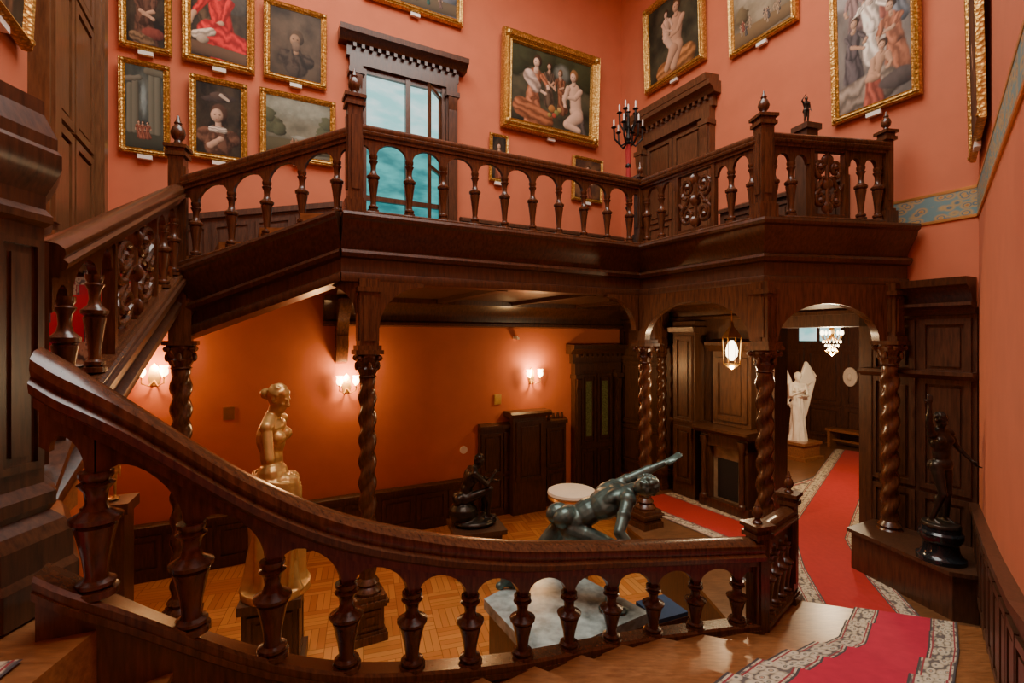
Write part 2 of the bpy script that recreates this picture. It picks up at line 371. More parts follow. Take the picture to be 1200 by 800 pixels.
# ---------------------------------------------------------------- balustrades
RAIL=[(-.045,-.10),(.045,-.10),(.045,-.075),(.07,-.06),(.075,-.035),(.058,-.02),(.066,.0),(.062,.025),(.04,.045),(0,.055),(-.04,.045),(-.062,.025),(-.066,0),(-.058,-.02),(-.075,-.035),(-.07,-.06),(-.045,-.075)]
BAL=[(.060,0),(.060,.05),(.040,.06),(.052,.08),(.052,.11),(.034,.13),(.030,.17),(.036,.30),(.050,.48),(.058,.56),(.050,.575),(.068,.60),(.070,.635),(.050,.665),(.036,.69),(.028,.75),(.032,.84),(.050,.90),(.036,.92),(.046,.96),(.046,1)]
def length(P): return sum((Vector(P[i+1])-Vector(P[i])).length for i in range(len(P)-1))
def at(P,s):
    for i in range(len(P)-1):
        a=Vector(P[i]);b=Vector(P[i+1]); l=(b-a).length
        if s<=l or i==len(P)-2: return a+(b-a)*(s/l)
        s-=l
def arch(m,p0,p1,top0,top1,spr0,spr1,rise,th=.045,Nn=12,inset=.03):
    p0=Vector(p0);p1=Vector(p1); d=(p1-p0); d.z=0; L=d.length; d.normalize(); nn=Vector((d.y,-d.x,0))*th/2
    ts=[0,inset/L*.999]+[inset/L+(1-2*inset/L)*(1-math.cos(pi*i/Nn))/2 for i in range(Nn+1)]+[1-inset/L*.999,1]
    vs=[]
    for t in ts:
        q=(t*L-inset)/(L-2*inset); q=min(1,max(0,q)); x=2*q-1
        tp=top0+(top1-top0)*t; sp=spr0+(spr1-spr0)*t+rise*math.sqrt(max(0,1-x*x))
        b=p0+d*L*t
        for sg in (-1,1):
            vs.append((b.x+nn.x*sg,b.y+nn.y*sg,sp)); vs.append((b.x+nn.x*sg,b.y+nn.y*sg,tp))
    fs=[]
    for i in range(len(ts)-1):
        a=i*4;b=a+4
        fs+=[(a,b,b+1,a+1),(a+2,a+3,b+3,b+2),(a,a+2,b+2,b),(a+1,b+1,b+3,a+3)]
    e=len(vs)-4; fs+=[(0,1,3,2),(e,e+2,e+3,e+1)]
    m.add(vs,fs)
def scrollpanel(m,fr,w,z0,z1,tr=.03):
    H=z1-z0
    m.fbox(fr,0,.05,-.035,.035,z0,z1); m.fbox(fr,w-.05,w,-.035,.035,z0,z1)
    m.fbox(fr,.05,w-.05,-.035,.035,z0,z0+.05); m.fbox(fr,.05,w-.05,-.035,.035,z1-.05,z1)
    iw=w-.1; ih=H-.1
    def sp(cx,cz,R,a0,dirn,turns=1.5):
        pts=[]
        for i in range(25):
            q=i/24; r=R*(1-.78*q); a=a0+dirn*turns*2*pi*q
            pts.append(fr.pt(.05+iw*cx+r*math.cos(a)*min(1.5,iw/ih*1.1),0,z0+.05+ih*cz+r*math.sin(a)))
        m.tube(pts,tr,8,tr*.65); m.ell(pts[-1],.04,.04,.04,seg=8)
    R=min(iw*.26,ih*.23)
    for cx,s1 in ((.25,1),(.75,-1)):
        sp(cx,.26,R,pi/2,s1); sp(cx,.74,R,-pi/2,-s1)
    ln=[fr.pt(.05+iw*.5,0,z0+.05),fr.pt(.05+iw*.5,0,z1-.05)]
    m.tube(ln,.024)
    for cz in (.12,.5,.88):
        c=fr.pt(.05+iw*.5,0,z0+.05+ih*cz); m.ell(c,.075,.03,.075,seg=10)
    for sx in (-1,1):
        m.tube([fr.pt(.05+iw*(.5+sx*.5*q),0,z0+.05+ih*(.5+.10*math.sin(pi*q*2))) for q in [i/8 for i in range(9)]],.024)
def balustrade(m,P,h0,h1,spacing,rs=1,skips=(),archrise=.15,bs=1):
    L=length(P); hh=lambda s:h0+(h1-h0)*s/L
    railp=[];acc=0
    for i,p in enumerate(P):
        if i: acc+=(Vector(P[i])-Vector(P[i-1])).length
        railp.append((p[0],p[1],p[2]+hh(acc)-.055*rs))
    m.sweep(railp,[(a*rs,b*rs) for a,b in RAIL])
    m.sweep(P,[(-.075,0),(.075,0),(.075,.035),(.06,.05),(-.06,.05),(-.075,.035)])
    n=max(1,round(L/spacing)); S=[(i+.5)*L/n for i in range(n)]
    ins=lambda s:any(a<s<b for a,b in skips)
    S=[s for s in S if not ins(s)]
    edges=[0]+S+[L]
    for a,b in skips: edges+=[a,b]
    edges=sorted(set(edges))
    for s in S:
        p=at(P,s); hs=hh(s)-.15*rs-archrise-.06
        m.lathe(p.x,p.y,p.z+.045,[(r*bs,z*hs) for r,z in BAL],16)
    for s0,s1 in zip(edges,edges[1:]):
        if ins((s0+s1)/2) or s1-s0<.08: continue
        p=at(P,s0);q=at(P,s1)
        arch(m,p,q,p.z+hh(s0)-.14*rs,q.z+hh(s1)-.14*rs,p.z+hh(s0)-.15*rs-archrise-.03,q.z+hh(s1)-.15*rs-archrise-.03,archrise if s1-s0>.25 else archrise*.7)
FIN=[(.05,0),(.06,.02),(.035,.04),(.03,.06),(.055,.09),(.065,.13),(.05,.18),(.028,.21),(.035,.225),(.02,.25),(.012,.29),(.0,.31)]
def newel(m,x,y,z0,z1,w=.15,ang=0,fin=1):
    m.box(x,y,z0,z0+.16,w+.06,w+.06,ang); m.box(x,y,z0+.16,z0+.19,w+.03,w+.03,ang)
    m.box(x,y,z0+.19,z1-.1,w,w,ang)
    for k in range(4):
        a=ang+k*pi/2; f=Fr((x+math.cos(a)*w/2,y+math.sin(a)*w/2),(-math.sin(a),math.cos(a)),(math.cos(a),math.sin(a)))
        m.fbox(f,-w*.28,w*.28,0,.012,z0+.28,z1-.2)
    m.box(x,y,z1-.1,z1-.06,w+.05,w+.05,ang); m.box(x,y,z1-.06,z1-.02,w+.02,w+.02,ang); m.box(x,y,z1-.02,z1+.015,w+.07,w+.07,ang)
    m.lathe(x,y,z1+.01,[(r*fin,z*fin) for r,z in FIN],14)
aA=math.atan2(.47,.883)
m=MB()
balustrade(m,[(*G,ZG),(*P2,ZG)],.98,.98,.40)
balustrade(m,[(*P2,ZG),(*P3,ZG)],.98,.98,.26,1,[(.66,1.27)])
fr=Fr(P2,(P3[0]-P2[0],P3[1]-P2[1]),(-.86,-.5)); fr.o+=fr.d*.66; scrollpanel(m,fr,.61,ZG+.04,ZG+.85)
balustrade(m,[(*P3,ZG),(*P4n,ZG)],.98,.98,.23,1,[(.56,1.05)])
fr=Fr(P3,(P4[0]-P3[0],P4[1]-P3[1]),(.15,-.98)); fr.o+=fr.d*.56; scrollpanel(m,fr,.49,ZG+.04,ZG+.85)
newel(m,*G,ZG-.02,2.56,.15,aA,1.0); newel(m,*P2,ZG,2.33,.12,aA,.7); newel(m,*P3,ZG,2.46,.15,.1,.95); newel(m,*P4n,ZG,2.40,.10,.15,.8)
m.obj('gallery_balustrade',W_RAIL)
F1=[(-2.28,2.38,-.50),(M[0],M[1],.68)]; F2=[(M[0],M[1],.74),(*G,ZG)]
m=MB(); balustrade(m,F2,.95,.95,.36,1.05)
L1=length(F1)
balustrade(m,F1,.98,.95,.44,1.15,[(.95,2.15)])
sl=(F1[1][2]-F1[0][2])/math.hypot(F1[1][0]-F1[0][0],F1[1][1]-F1[0][1]); cs=math.hypot(F1[1][0]-F1[0][0],F1[1][1]-F1[0][1])/L1
fr=Fr(F1[0],(M[0]+2.28,M[1]-2.38),(.91,.41),slope=sl,z=F1[0][2]); fr.z+=sl*.95*cs; fr.o+=fr.d*.95*cs
scrollpanel(m,fr,1.2*cs,.04,.82,.034)
newel(m,*M,.30,2.0,.14,.3,1.1)
m.obj('upper_flight_balustrade',W_RAIL)
def crom(P,n=6):
    out=[];Q=[Vector(p) for p in P]; Q=[Q[0]*2-Q[1]]+Q+[Q[-1]*2-Q[-2]]
    for i in range(1,len(Q)-2):
        for j in range(n):
            t=j/n;a,b,c,d=Q[i-1:i+3]
            out.append(.5*((2*b)+(c-a)*t+(2*a-5*b+4*c-d)*t*t+(3*b-a-3*c+d)*t**3))
    out.append(Q[-2]); return [tuple(o) for o in out]
BP=crom([(-1.80,1.86,-.93),(-1.6,1.96,-1.10),(-1.24,2.28,-1.50),(-.88,2.57,-1.78),(-.43,2.93,-2.01),(.06,3.27,-2.18),(.57,3.6,-2.30),(1.0,3.84,-2.38),(1.6,4.06,-2.44),(2.12,4.2,-2.47)])
N1=(2.12,4.2);N2=(2.80,4.92)
m=MB(); balustrade(m,BP,.90,.76,.43,1.45,(),.13,1.25)
m.sweep(BP,[(-.07,-.36),(.06,-.36),(.06,-.32),(.05,-.28),(.05,-.05),(.085,-.03),(.085,.0),(-.085,0),(-.085,-.03),(-.07,-.05)])
balustrade(m,[(*N1,-2.50),(*N2,-2.58)],.90,.90,.20,1.1)
newel(m,*N1,-2.72,-1.60,.13,.3,.7); newel(m,*N2,-2.72,-1.56,.13,.75,.7)
m.obj('stair_balustrade',W_RAIL)
m=MB(); tx,ty=-2.31,2.0
m.lathe(tx,ty,0,[(.42,-1.12),(.42,-.98),(.40,-.95),(.40,-.83),(.37,-.78),(.32,-.74),(.34,-.71),(.34,-.66),(.30,-.62),(.30,.48),(.33,.50),(.33,.53),(.305,.56),(.305,.62),(.325,.66),(.345,.70),(.36,.74),(.36,.80),(.345,.82),(.345,.87),(.30,.97),(.30,1.03),(.22,1.06)],8,None,pi/8)
for k in range(8):
    a=k*pi/4; R=.30*math.cos(pi/8); f=Fr((tx+math.cos(a)*R,ty+math.sin(a)*R),(-math.sin(a),math.cos(a)),(math.cos(a),math.sin(a)))
    panel(m,f,-.10,.10,-.55,.42,0,.03,.015)
m.obj('newel_pillar',W_DARK,ang=20)
# ---------------------------------------------------------------- staircase
def bpt(x):
    for i in range(len(BP)-1):
        if BP[i][0]<=x<=BP[i+1][0]:
            t=(x-BP[i][0])/(BP[i+1][0]-BP[i][0]); return (x,BP[i][1]+(BP[i+1][1]-BP[i][1])*t)
    return (BP[0][0],BP[0][1])
def rw(y): return (.485+.865*y-.01,y)
EX=[2.12,1.78,1.42,1.08,.74,.40,.06,-.28,-.58,-.85,-1.08,-1.28,-1.46,-1.62]
EY=[4.40,4.12,3.85,3.58,3.28,2.98,2.66,2.33,1.98,1.6,1.2,.75,.25,-.35,-1.1,-1.9]
E=[((2.80,4.90),rw(EY[0])),((2.46,4.56),rw(EY[1]))]+[(bpt(min(x,2.119)),rw(y)) for x,y in zip(EX,EY[2:])]
Z=[-2.63,-2.57,-2.51,-2.46,-2.41,-2.36,-2.31,-2.25,-2.18,-2.09,-1.98,-1.86,-1.73,-1.58,-1.40,-1.13]
NS=16
m=MB()
for i in range(NS-1):
    zt=Z[i]; a,b=E[i];c,d=E[i+1]
    m.prism([a,b,d,c],zt-.5,zt-.025)
    v=Vector(a)-Vector(c); v=v.normalized()*.025; w=Vector(b)-Vector(d); w=w.normalized()*.025
    m.prism([(a[0]+v.x,a[1]+v.y),(b[0]+w.x,b[1]+w.y),d,c],zt-.025,zt)
zl=Z[-1]
m.prism([E[-1][0],E[-1][1],(-1.3,-3.5),(-3.0,-3.5),(-3.4,2.6),(-2.3,2.5)],zl-.3,zl)
n1=11; I0=Vector((-2.2,2.2));O0=Vector((-3.05,2.1));I1=Vector(M);O1=Vector((-4.85,5.55))
def z1(i): return zl+(.72-zl)*((i+.0)/n1)**.66
for i in range(n1):
    z=z1(i+1)
    a=I0.lerp(I1,i/n1);b=O0.lerp(O1,i/n1);c=I0.lerp(I1,(i+1)/n1);d=O0.lerp(O1,(i+1)/n1)
    m.prism([a,b,d,c],z-.4,z)
m.prism([M,tuple(O1),tuple(LC),fa(8.0)],.4,.72)
I1b=Vector(P1);W0=Vector(fa(8.0));W1=Vector(fa(5.7))
for i in range(4):
    z=.72+(i+1)*.15
    a=I1.lerp(I1b,i/4);b=W0.lerp(W1,i/4);c=I1.lerp(I1b,(i+1)/4);d=W0.lerp(W1,(i+1)/4)
    m.prism([a,b,d,c],z-.45,z)
m.obj('staircase',W_MID)
m=MB()
m.sweep([(-2.05,1.95,-.85),(-2.28,2.38,-.50),(M[0],M[1],.68)],[(-.12,.0),(.10,.0),(.10,-.05),(.06,-.08),(.04,-.16),(.0,-.24),(.05,-.27),(.05,-.33),(.0,-.42),(-.12,-.42)])
m.obj('stair_string',W_DARK)
m=MB(); vl=0
def lerp2(a,b,t): return (a[0]+(b[0]-a[0])*t,a[1]+(b[1]-a[1])*t)
e=.014
for i in range(NS-1):
    a,b=E[i];c,d=E[i+1]; z=Z[i]; zp=Z[i-1] if i else ZH
    t0=.35; t1=.87
    va=(Vector(a)-Vector(c)).normalized()*.038; vb=(Vector(b)-Vector(d)).normalized()*.038
    A0=lerp2(a,b,t0);A1=lerp2(a,b,t1);C0=lerp2(c,d,t0);C1=lerp2(c,d,t1)
    A0=(A0[0]+va.x,A0[1]+va.y);A1=(A1[0]+vb.x,A1[1]+vb.y)
    if i<NS-2:
        C0=(C0[0]+va.x*.9,C0[1]+va.y*.9);C1=(C1[0]+vb.x*.9,C1[1]+vb.y*.9)
    def q(p,zz): return (p[0],p[1],zz)
    l=(z-zp)/1.2
    m.add([q(A0,zp+e),q(A1,zp+e),q(A1,z+e),q(A0,z+e)],[(0,1,2,3)],[[(0,vl),(1,vl),(1,vl+l),(0,vl+l)]]); vl+=l
    l=(math.dist(A0,C0)+math.dist(A1,C1))/2/1.2
    m.add([q(A0,z+e),q(A1,z+e),q(C1,z+e),q(C0,z+e)],[(0,1,2,3)],[[(0,vl),(1,vl),(1,vl+l),(0,vl+l)]]); vl+=l
def flatstrip(m,cs,hw,z):
    v=0;pr=None
    for i,c in enumerate(cs):
        a=Vector(cs[max(0,i-1)]);b=Vector(cs[min(len(cs)-1,i+1)]); d=(b-a).normalized(); n=Vector((d.y,-d.x))
        cc=Vector(c); cur=(cc-n*hw,cc+n*hw)
        if pr:
            l=(cc-Vector(cs[i-1])).length/(2*hw)
            m.add([(*pr[0],z),(*pr[1],z),(*cur[1],z),(*cur[0],z)],[(0,1,2,3)],[[(0,v),(1,v),(1,v+l),(0,v+l)]]); v+=l
        pr=cur
flatstrip(m,[(-1.75,-1.2),(-2.0,1.0),(-2.12,1.62)],.42,zl+.012)
for i in range(n1):
    z=z1(i+1); zp=z1(i)
    P=[]
    for f in (i/n1,(i+1)/n1):
        a=I0.lerp(I1,f);b=O0.lerp(O1,f); P.append((a.lerp(b,.12),a.lerp(b,.92)))
    sh=(P[1][0]-P[0][0]).normalized()*-.012
    m.add([(*(P[0][0]+sh),zp+.01),(*(P[0][1]+sh),zp+.01),(*(P[0][1]+sh),z+.012),(*(P[0][0]+sh),z+.012)],[(0,1,2,3)],[[(0,i*.45),(1,i*.45),(1,i*.45+.15),(0,i*.45+.15)]])
    m.add([(*(P[0][0]+sh),z+.012),(*(P[0][1]+sh),z+.012),(*P[1][1],z+.012),(*P[1][0],z+.012)],[(0,1,2,3)],[[(0,i*.45+.15),(1,i*.45+.15),(1,i*.45+.45),(0,i*.45+.45)]])
m.obj('stair_carpet',CARPET)
m=MB(); flatstrip(m,[(3.40,4.60),(3.72,5.6),(4.25,6.75),(8.3,11.6)],.50,ZH+.012); m.obj('hall_runner_carpet',CARPET2)
m=MB(); flatstrip(m,[(2.35,8.3),(3.55,6.2),(3.0,5.2)],.55,ZH+.006); m.obj('patterned_rug',CARPET2)
m=MB(); flatstrip(m,[(4.8,7.2),(9.2,10.2)],1.3,ZH+.006); m.obj('patterned_rug',CARPET2)
# ---------------------------------------------------------------- columns
def column(m,x,y,zf,zb,zt,r=.085,ang=0,ped=.36,post=True):
    m.box(x,y,zf,zf+.08,ped,ped,ang); m.box(x,y,zf+.08,zf+.11,ped-.04,ped-.04,ang); m.box(x,y,zf+.11,zb-.12,ped-.08,ped-.08,ang)
    for k in range(4):
        a=ang+k*pi/2; w=ped-.08; f=Fr((x+math.cos(a)*w/2,y+math.sin(a)*w/2),(-math.sin(a),math.cos(a)),(math.cos(a),math.sin(a)))
        if zb-.16-(zf+.14)>.12: panel(m,f,-w*.4,w*.4,zf+.14,zb-.15,0,.03,.012)
    m.box(x,y,zb-.12,zb-.08,ped-.02,ped-.02,ang); m.box(x,y,zb-.08,zb-.05,ped+.02,ped+.02,ang); m.box(x,y,zb-.05,zb,ped-.04,ped-.04,ang)
    m.lathe(x,y,zb,[(r*1.7,0),(r*1.75,.03),(r*1.5,.06),(r*1.25,.08),(r*1.45,.11),(r*1.2,.14),(r*1.0,.16)],20)
    H=zt-zb-.30-.16
    nn=72; prof=[(r,.16+H*i/nn) for i in range(nn+1)]
    m.lathe(x,y,zb,prof,20,lambda a,h:1+.17*math.cos(2*a-(h)*2*pi*2/.46)*max(0,min(1,(h-.16)/.08+.01))*max(0,min(1,(.16+H-h)/.08+.01)))
    zc=zt-.30
    m.lathe(x,y,zc,[(r*.9,0),(r*1.15,.015),(r*.95,.03),(r*1.0,.05),(r*1.25,.10),(r*1.05,.12),(r*1.2,.16),(r*1.6,.22),(r*1.5,.24),(r*1.5,.26)],24,lambda a,h:1+.10*math.cos(8*a)*(1 if .04<h<.23 else 0))
    for k in range(4):
        a=ang+pi/4+k*pi/2; m.ell((x+math.cos(a)*r*1.75,y+math.sin(a)*r*1.75,zc+.215),.035,.035,.035,seg=8)
        a2=ang+k*pi/2; m.ell((x+math.cos(a2)*r*1.35,y+math.sin(a2)*r*1.35,zc+.13),.025,.025,.05,seg=8)
    m.box(x,y,zt-.045,zt,r*3.4,r*3.4,ang)
    if post:
        w=.20; m.box(x,y,zt,ZS+.02,w,w,ang); m.box(x,y,zt,zt+.05,w+.05,w+.05,ang); m.box(x,y,ZS-.12,ZS-.07,w+.05,w+.05,ang)
        for k in range(4):
            a=ang+k*pi/2; f=Fr((x+math.cos(a)*w/2,y+math.sin(a)*w/2),(-math.sin(a),math.cos(a)),(math.cos(a),math.sin(a)))
            m.fbox(f,-w*.3,w*.3,0,.012,zt+.1,ZS-.16)
cols=[((-1.56,5.25),ZL,-2.72,-.12),((1.93,7.05),ZH,-2.45,-.06),((2.84,5.46),ZH,-2.30,-.08),((4.42,5.69),ZH,-2.28,-.02)]
for (p,zf,zb,zt) in cols:
    m=MB(); column(m,*p,zf,zb,zt,.085,aA); m.obj('twisted_column',W_RAIL)
m=MB(); column(m,M[0]+.03,M[1],ZL,-2.85,-.02,.09,aA,.36,False); m.box(M[0]+.03,M[1],-.02,.4,.2,.2,aA); m.obj('twisted_column',W_RAIL)
for k in (1.40,):
    p=FB.pt(k,.25,0); m=MB(); column(m,p.x,p.y,ZH,-2.35,-.05,.08,aA,.32); m.obj('twisted_column',W_RAIL)
m=MB()
def V3(p,z=0): return Vector((p[0],p[1],z))
arch(m,V3(P2),V3(P3),ZS,ZS,-.02,-.02,.50,.10,20,.14)
arch(m,V3(P3),V3(P4n),ZS,ZS,-.02,-.02,.42,.10,20,.14)
def brack(m,o,d,R=.55,zt=ZS,th=.10):
    f=Fr(o,d,(-d[1],d[0])); pts=[(.08,zt),(.08,zt-R)]
    for i in range(13):
        a=pi/2*i/12; pts.append((.12+R-R*math.cos(a),zt-R+ (R-.04)*math.sin(a)))
    pts.append((.12+R,zt)); m.fface(f,pts,-th/2,th/2)
dG=(Vector(P2)-Vector(P1)).normalized()
brack(m,(-1.56,5.25),dG,.5); brack(m,(-1.56,5.25),Bv,.45); brack(m,(-1.56,5.25),(-.95,-.05),.35); brack(m,P2,-dG,.5); brack(m,M,(.95,.3),.3,.45)
brack(m,P3,A,.5); brack(m,P2,Bv,.5)
m.obj('arcade_spandrels',W_RAIL)
m=MB()
for kk in (1.2,2.6,4.0,5.4):
    m.fbox(FA,kk,kk+.14,0,2.5,.60,.68)
m.fbox(FA,0,5.9,0,.10,.22,.66); m.fext(FA,0,5.9,[(0,.20),(0,.66),(.25,.66),(.24,.58),(.16,.50),(.12,.40),(.10,.30),(.13,.27),(.13,.22)])
m.fext(FB,0,5.7,[(0,.32),(0,.66),(.25,.66),(.24,.58),(.16,.52),(.12,.45),(.10,.40),(.13,.37),(.13,.32)])
m.obj('trim_2',W_DARK)
m=MB(); m.fface(FA,[(5.72,.6),(5.55,.6),(5.55,-.35),(5.72,-.35)],0,.12); m.fext(FA,5.55,5.72,[(0,.6),(.5,.6),(.46,.45),(.3,.3),(.2,.05),(.22,-.1),(.12,-.35),(0,-.38)]); m.obj('wall_console_bracket',W_RAIL)
# ---------------------------------------------------------------- wainscots
m=MB()
m.fbox(FA,0,3.65,0,.05,ZG,2.08)
for i in range(7): panel(m,FA,.05+i*.51,.05+i*.51+.47,ZG+.12,2.0,.05,.05,.025)
m.fext(FA,0,3.65,[(0,2.05),(.11,2.05),(.11,2.10),(.06,2.13),(0,2.13)])
m.fslope(FA,5.62,8.5,0,.05,ZG-.1,2.08,.5,1.45)
m.fslope(FA,5.62,8.5,.0,.10,2.05,2.13,1.42,1.50)
for i in range(5):
    k=5.8+i*.53; s=-.229
    f=Fr(FA.pt(k,0,0),FA.d,FA.n,slope=s); z=2.0+s*(k-5.75)
    panel(m,f,0,.48,z-.72,z-.05,.05,.05,.025)
m.obj('wainscot_gallery_back',W_PANEL)
m=MB()
m.fbox(FB,2.5,4.45,0,.05,ZG,2.08)
for i in range(3): panel(m,FB,2.55+i*.6,2.55+i*.6+.55,ZG+.12,2.0,.05,.05,.025)
m.fext(FB,2.5,4.45,[(0,2.05),(.11,2.05),(.11,2.10),(.06,2.13),(0,2.13)])
m.obj('wainscot_gallery_side',W_PANEL)
m=MB()
m.fbox(FA,3.3,8.5,0,.05,ZL,-2.5); m.fext(FA,3.3,8.5,[(0,-2.52),(.10,-2.52),(.10,-2.47),(.05,-2.44),(0,-2.44)])
for i in range(9): panel(m,FA,3.35+i*.57,3.35+i*.57+.52,ZL+.12,-2.6,.05,.05,.02)
m.fbox(FA,1.45,3.3,0,.07,ZL,-1.6); m.fext(FA,1.45,3.3,[(0,-1.62),(.14,-1.62),(.14,-1.56),(.07,-1.52),(0,-1.52)])
for i in range(4):
    panel(m,FA,1.47+i*.455,1.47+i*.455+.43,-2.45,-1.7,.07,.05,.025); panel(m,FA,1.47+i*.455,1.47+i*.455+.43,ZL+.1,-2.5,.07,.05,.025)
m.fbox(FA,2.0,2.7,.07,.22,ZL,-1.42); m.fext(FA,1.92,2.78,[(0,-1.42),(.30,-1.42),(.32,-1.36),(.28,-1.32),(0,-1.32)]); panel(m,FA,2.06,2.64,-2.6,-1.5,.22,.07,.03)
for i in range(5): m.lathe(FA.pt(1.55+i*.1,.08,0).x,FA.pt(1.55+i*.1,.08,0).y,-1.52,[(.03,0),(.035,.03),(.02,.08),(.025,.1)],10)
m.obj('wainscot_lower_back',W_PANEL)
m=MB()
for k0,k1 in ((0,3.45),(4.62,5.72)):
    m.fbox(FB,k0,k1,0,.05,ZH,.34)
for k0,k1 in ((.1,.7),(.75,1.25),(1.6,2.2),(4.72,5.18),(5.22,5.68)):
    panel(m,FB,k0,k1,-2.5,-1.75,.05,.06,.03); panel(m,FB,k0,k1,-1.7,-.45,.05,.06,.03); panel(m,FB,k0,k1,-.40,.22,.05,.06,.03)
cornice(m,FB,4.62,5.72,.27,.05,.9); m.fext(FB,4.62,5.72,[(.05,-.45),(.05,-.36),(.16,-.36),(.16,-.40),(.09,-.45)])
for k0,k1 in ((3.33,3.47),(4.60,4.74)): m.fbox(FB,k0,k1,-.22,.09,ZH,.34)
m.fbox(FB,3.33,4.74,-.22,.09,.16,.36)
m.fbox(FB,1.72,2.2,.05,.30,ZH,.30); panel(m,FB,1.77,2.15,-2.45,-1.5,.30,.06,.03); panel(m,FB,1.77,2.15,-1.4,.05,.30,.06,.03)
m.fext(FB,1.68,2.24,[(.05,-1.45),(.05,-1.38),(.36,-1.38),(.36,-1.42)]); m.fext(FB,1.68,2.24,[(.05,.05),(.05,.2),(.40,.2),(.38,.12)])
m.obj('wainscot_lower_side',W_PANEL)
zp_=-2.22
m=MB(); m.prism([tuple(FB.pt(4.78,.06,0).xy),tuple(FB.pt(4.78,.62,0).xy),(4.22,4.66),(4.40,4.58),(4.93,5.14),tuple(FB.pt(5.7,.06,0).xy)],ZH,zp_-.04)
m.prism([tuple(FB.pt(4.75,.06,0).xy),tuple(FB.pt(4.75,.66,0).xy),(4.17,4.64),(4.39,4.54),(4.93,5.13),tuple(FB.pt(5.7,.06,0).xy)],zp_-.04,zp_)
m.obj('wood_podium',W_PANEL)
m=MB(); seg=[(0,-1.80),(1.2,-1.70),(2.4,-1.58),(3.6,-1.40),(5.0,-1.05),(7,-.5),(9,.0)]
for (k0,z0),(k1,zz1) in zip(seg,seg[1:]):
    m.fslope(FRt,k0,k1,0,.035,z0-1.2,z0,zz1-1.2,zz1)
    m.fslope(FRt,k0,k1,0,.08,z0,z0+.05,zz1,zz1+.05); m.fslope(FRt,k0,k1,0,.055,z0-.06,z0,zz1-.06,zz1)
    n=3
    for i in range(n):
        ka=k0+(k1-k0)*i/n; w=(k1-k0)/n; f=Fr(FRt.pt(ka,0,0),FRt.d,FRt.n,slope=(zz1-z0)/(k1-k0),z=z0+(zz1-z0)*i/n)
        panel(m,f,.02,w-.02,-.75,-.12,.035,.05,.02)
m.obj('wainscot_right',W_PANEL)
m=MB(); m.fbox(FB,4.9,5.75,0,.012,1.34,1.62); m.fbox(FRt,0,11,0,.012,1.34,1.62)
m.mi=1; 
for z in (1.31,1.62): m.fbox(FB,4.9,5.75,0,.016,z,z+.03); m.fbox(FRt,0,11,0,.016,z,z+.03)
m.obj('trim_frieze',[FRIEZE,BRASS])
# ---------------------------------------------------------------- doors and windows
def doorcase(m,fr,k0,k1,z0,z1,s=1,oh=.12):
    w=.16*s
    for a,b in ((k0,k0+w),(k1-w,k1)):
        m.fbox(fr,a,b,0,.14,z0,z1); m.fbox(fr,a+.03,b-.03,.14,.17,z0+.3,z1-.1); m.fbox(fr,a-.02,b+.02,0,.18,z0,z0+.22)
        m.fbox(fr,a-.02,b+.02,0,.2,z1-.16,z1-.08)
        m.fext(fr,a+.02,b-.02,[(.14,z1-.5),(.14,z1-.16),(.2,z1-.18),(.19,z1-.3)])
    m.fbox(fr,k0,k1,0,.14,z1,z1+.14)
    m.fbox(fr,k0-.04,k1+.04,0,.10,z1+.14,z1+.34)
    m.fext(fr,k0-oh,k1+oh,[(0,z1+.32),(.16,z1+.32),(.20,z1+.38),(.28,z1+.42),(.29,z1+.50),(0,z1+.52)])
    n=int((k1-k0)/.12)
    for i in range(n): m.fbox(fr,k0+.03+i*(k1-k0)/n,k0+.08+i*(k1-k0)/n,.1,.16,z1+.26,z1+.32)
w=empty('window_1')
m=MB(); doorcase(m,FA,3.74,5.52,ZG,4.28,1.25,.16)
for k in (3.93,4.55,5.26): m.fbox(FA,k,k+.08,.02,.10,ZG,4.28)
for z in (ZG,2.2,3.30,4.20): m.fbox(FA,3.93,5.34,.02,.08,z,z+.08)
m.obj('casing',W_DARK,w)
m=MB(); m.fbox(FA,4.0,5.3,.005,.02,ZG,3.32); m.mi=1; m.fbox(FA,4.0,5.3,.005,.02,3.32,4.22); m.obj('glass',[GLASSLIT,GLASSHI],w)
m=MB()
f=Fr(FA.pt(4.02,.08,0),(-.25,-.97),(.97,-.25))
for a,b in ((0,.06),(.44,.5)): m.fbox(f,a,b,-.02,.02,1.7,4.1)
for z in (1.7,2.75,4.04): m.fbox(f,0,.5,-.02,.02,z,z+.06)
m.obj('casement',W_DARK,w)
d=empty('door_1')
m=MB(); doorcase(m,FB,.62,2.36,ZG,3.75,1.1); m.fbox(FB,.8,2.2,0,.05,ZG,3.75)
for k0,k1 in ((.85,1.47),(1.52,2.15)):
    for z0,zz1 in ((1.42,2.15),(2.2,2.95),(3.0,3.68)): panel(m,FB,k0,k1,z0,zz1,.05,.06,.03)
m.fext(FB,.55,2.43,[(0,4.25),(.3,4.25),(.32,4.36),(0,4.40)])
m.obj('panelled_door',wood('door_walnut',(.07,.027,.011),(.17,.07,.03)),d)
d=empty('door_2')
m=MB(); doorcase(m,FA,.12,1.28,ZL,-.62,.9); m.fbox(FA,.28,1.12,0,.05,ZL,-.62)
panel(m,FA,.32,.68,-3.0,-2.2,.05,.05,.03);panel(m,FA,.72,1.08,-3.0,-2.2,.05,.05,.03)
panel(m,FA,.32,.68,-2.1,-.7,.05,.05,.03);panel(m,FA,.72,1.08,-2.1,-.7,.05,.05,.03)
m.mi=1
for k in (.43,.83): m.fbox(FA,k,k+.14,.07,.08,-1.95,-.85)
m.obj('panelled_door',[W_PANEL,STAIN],d)
d=empty('door_3')
m=MB(); doorcase(m,FL,.75,2.5,.7,4.6,1.3); m.fbox(FL,.9,2.35,0,.05,.7,4.6)
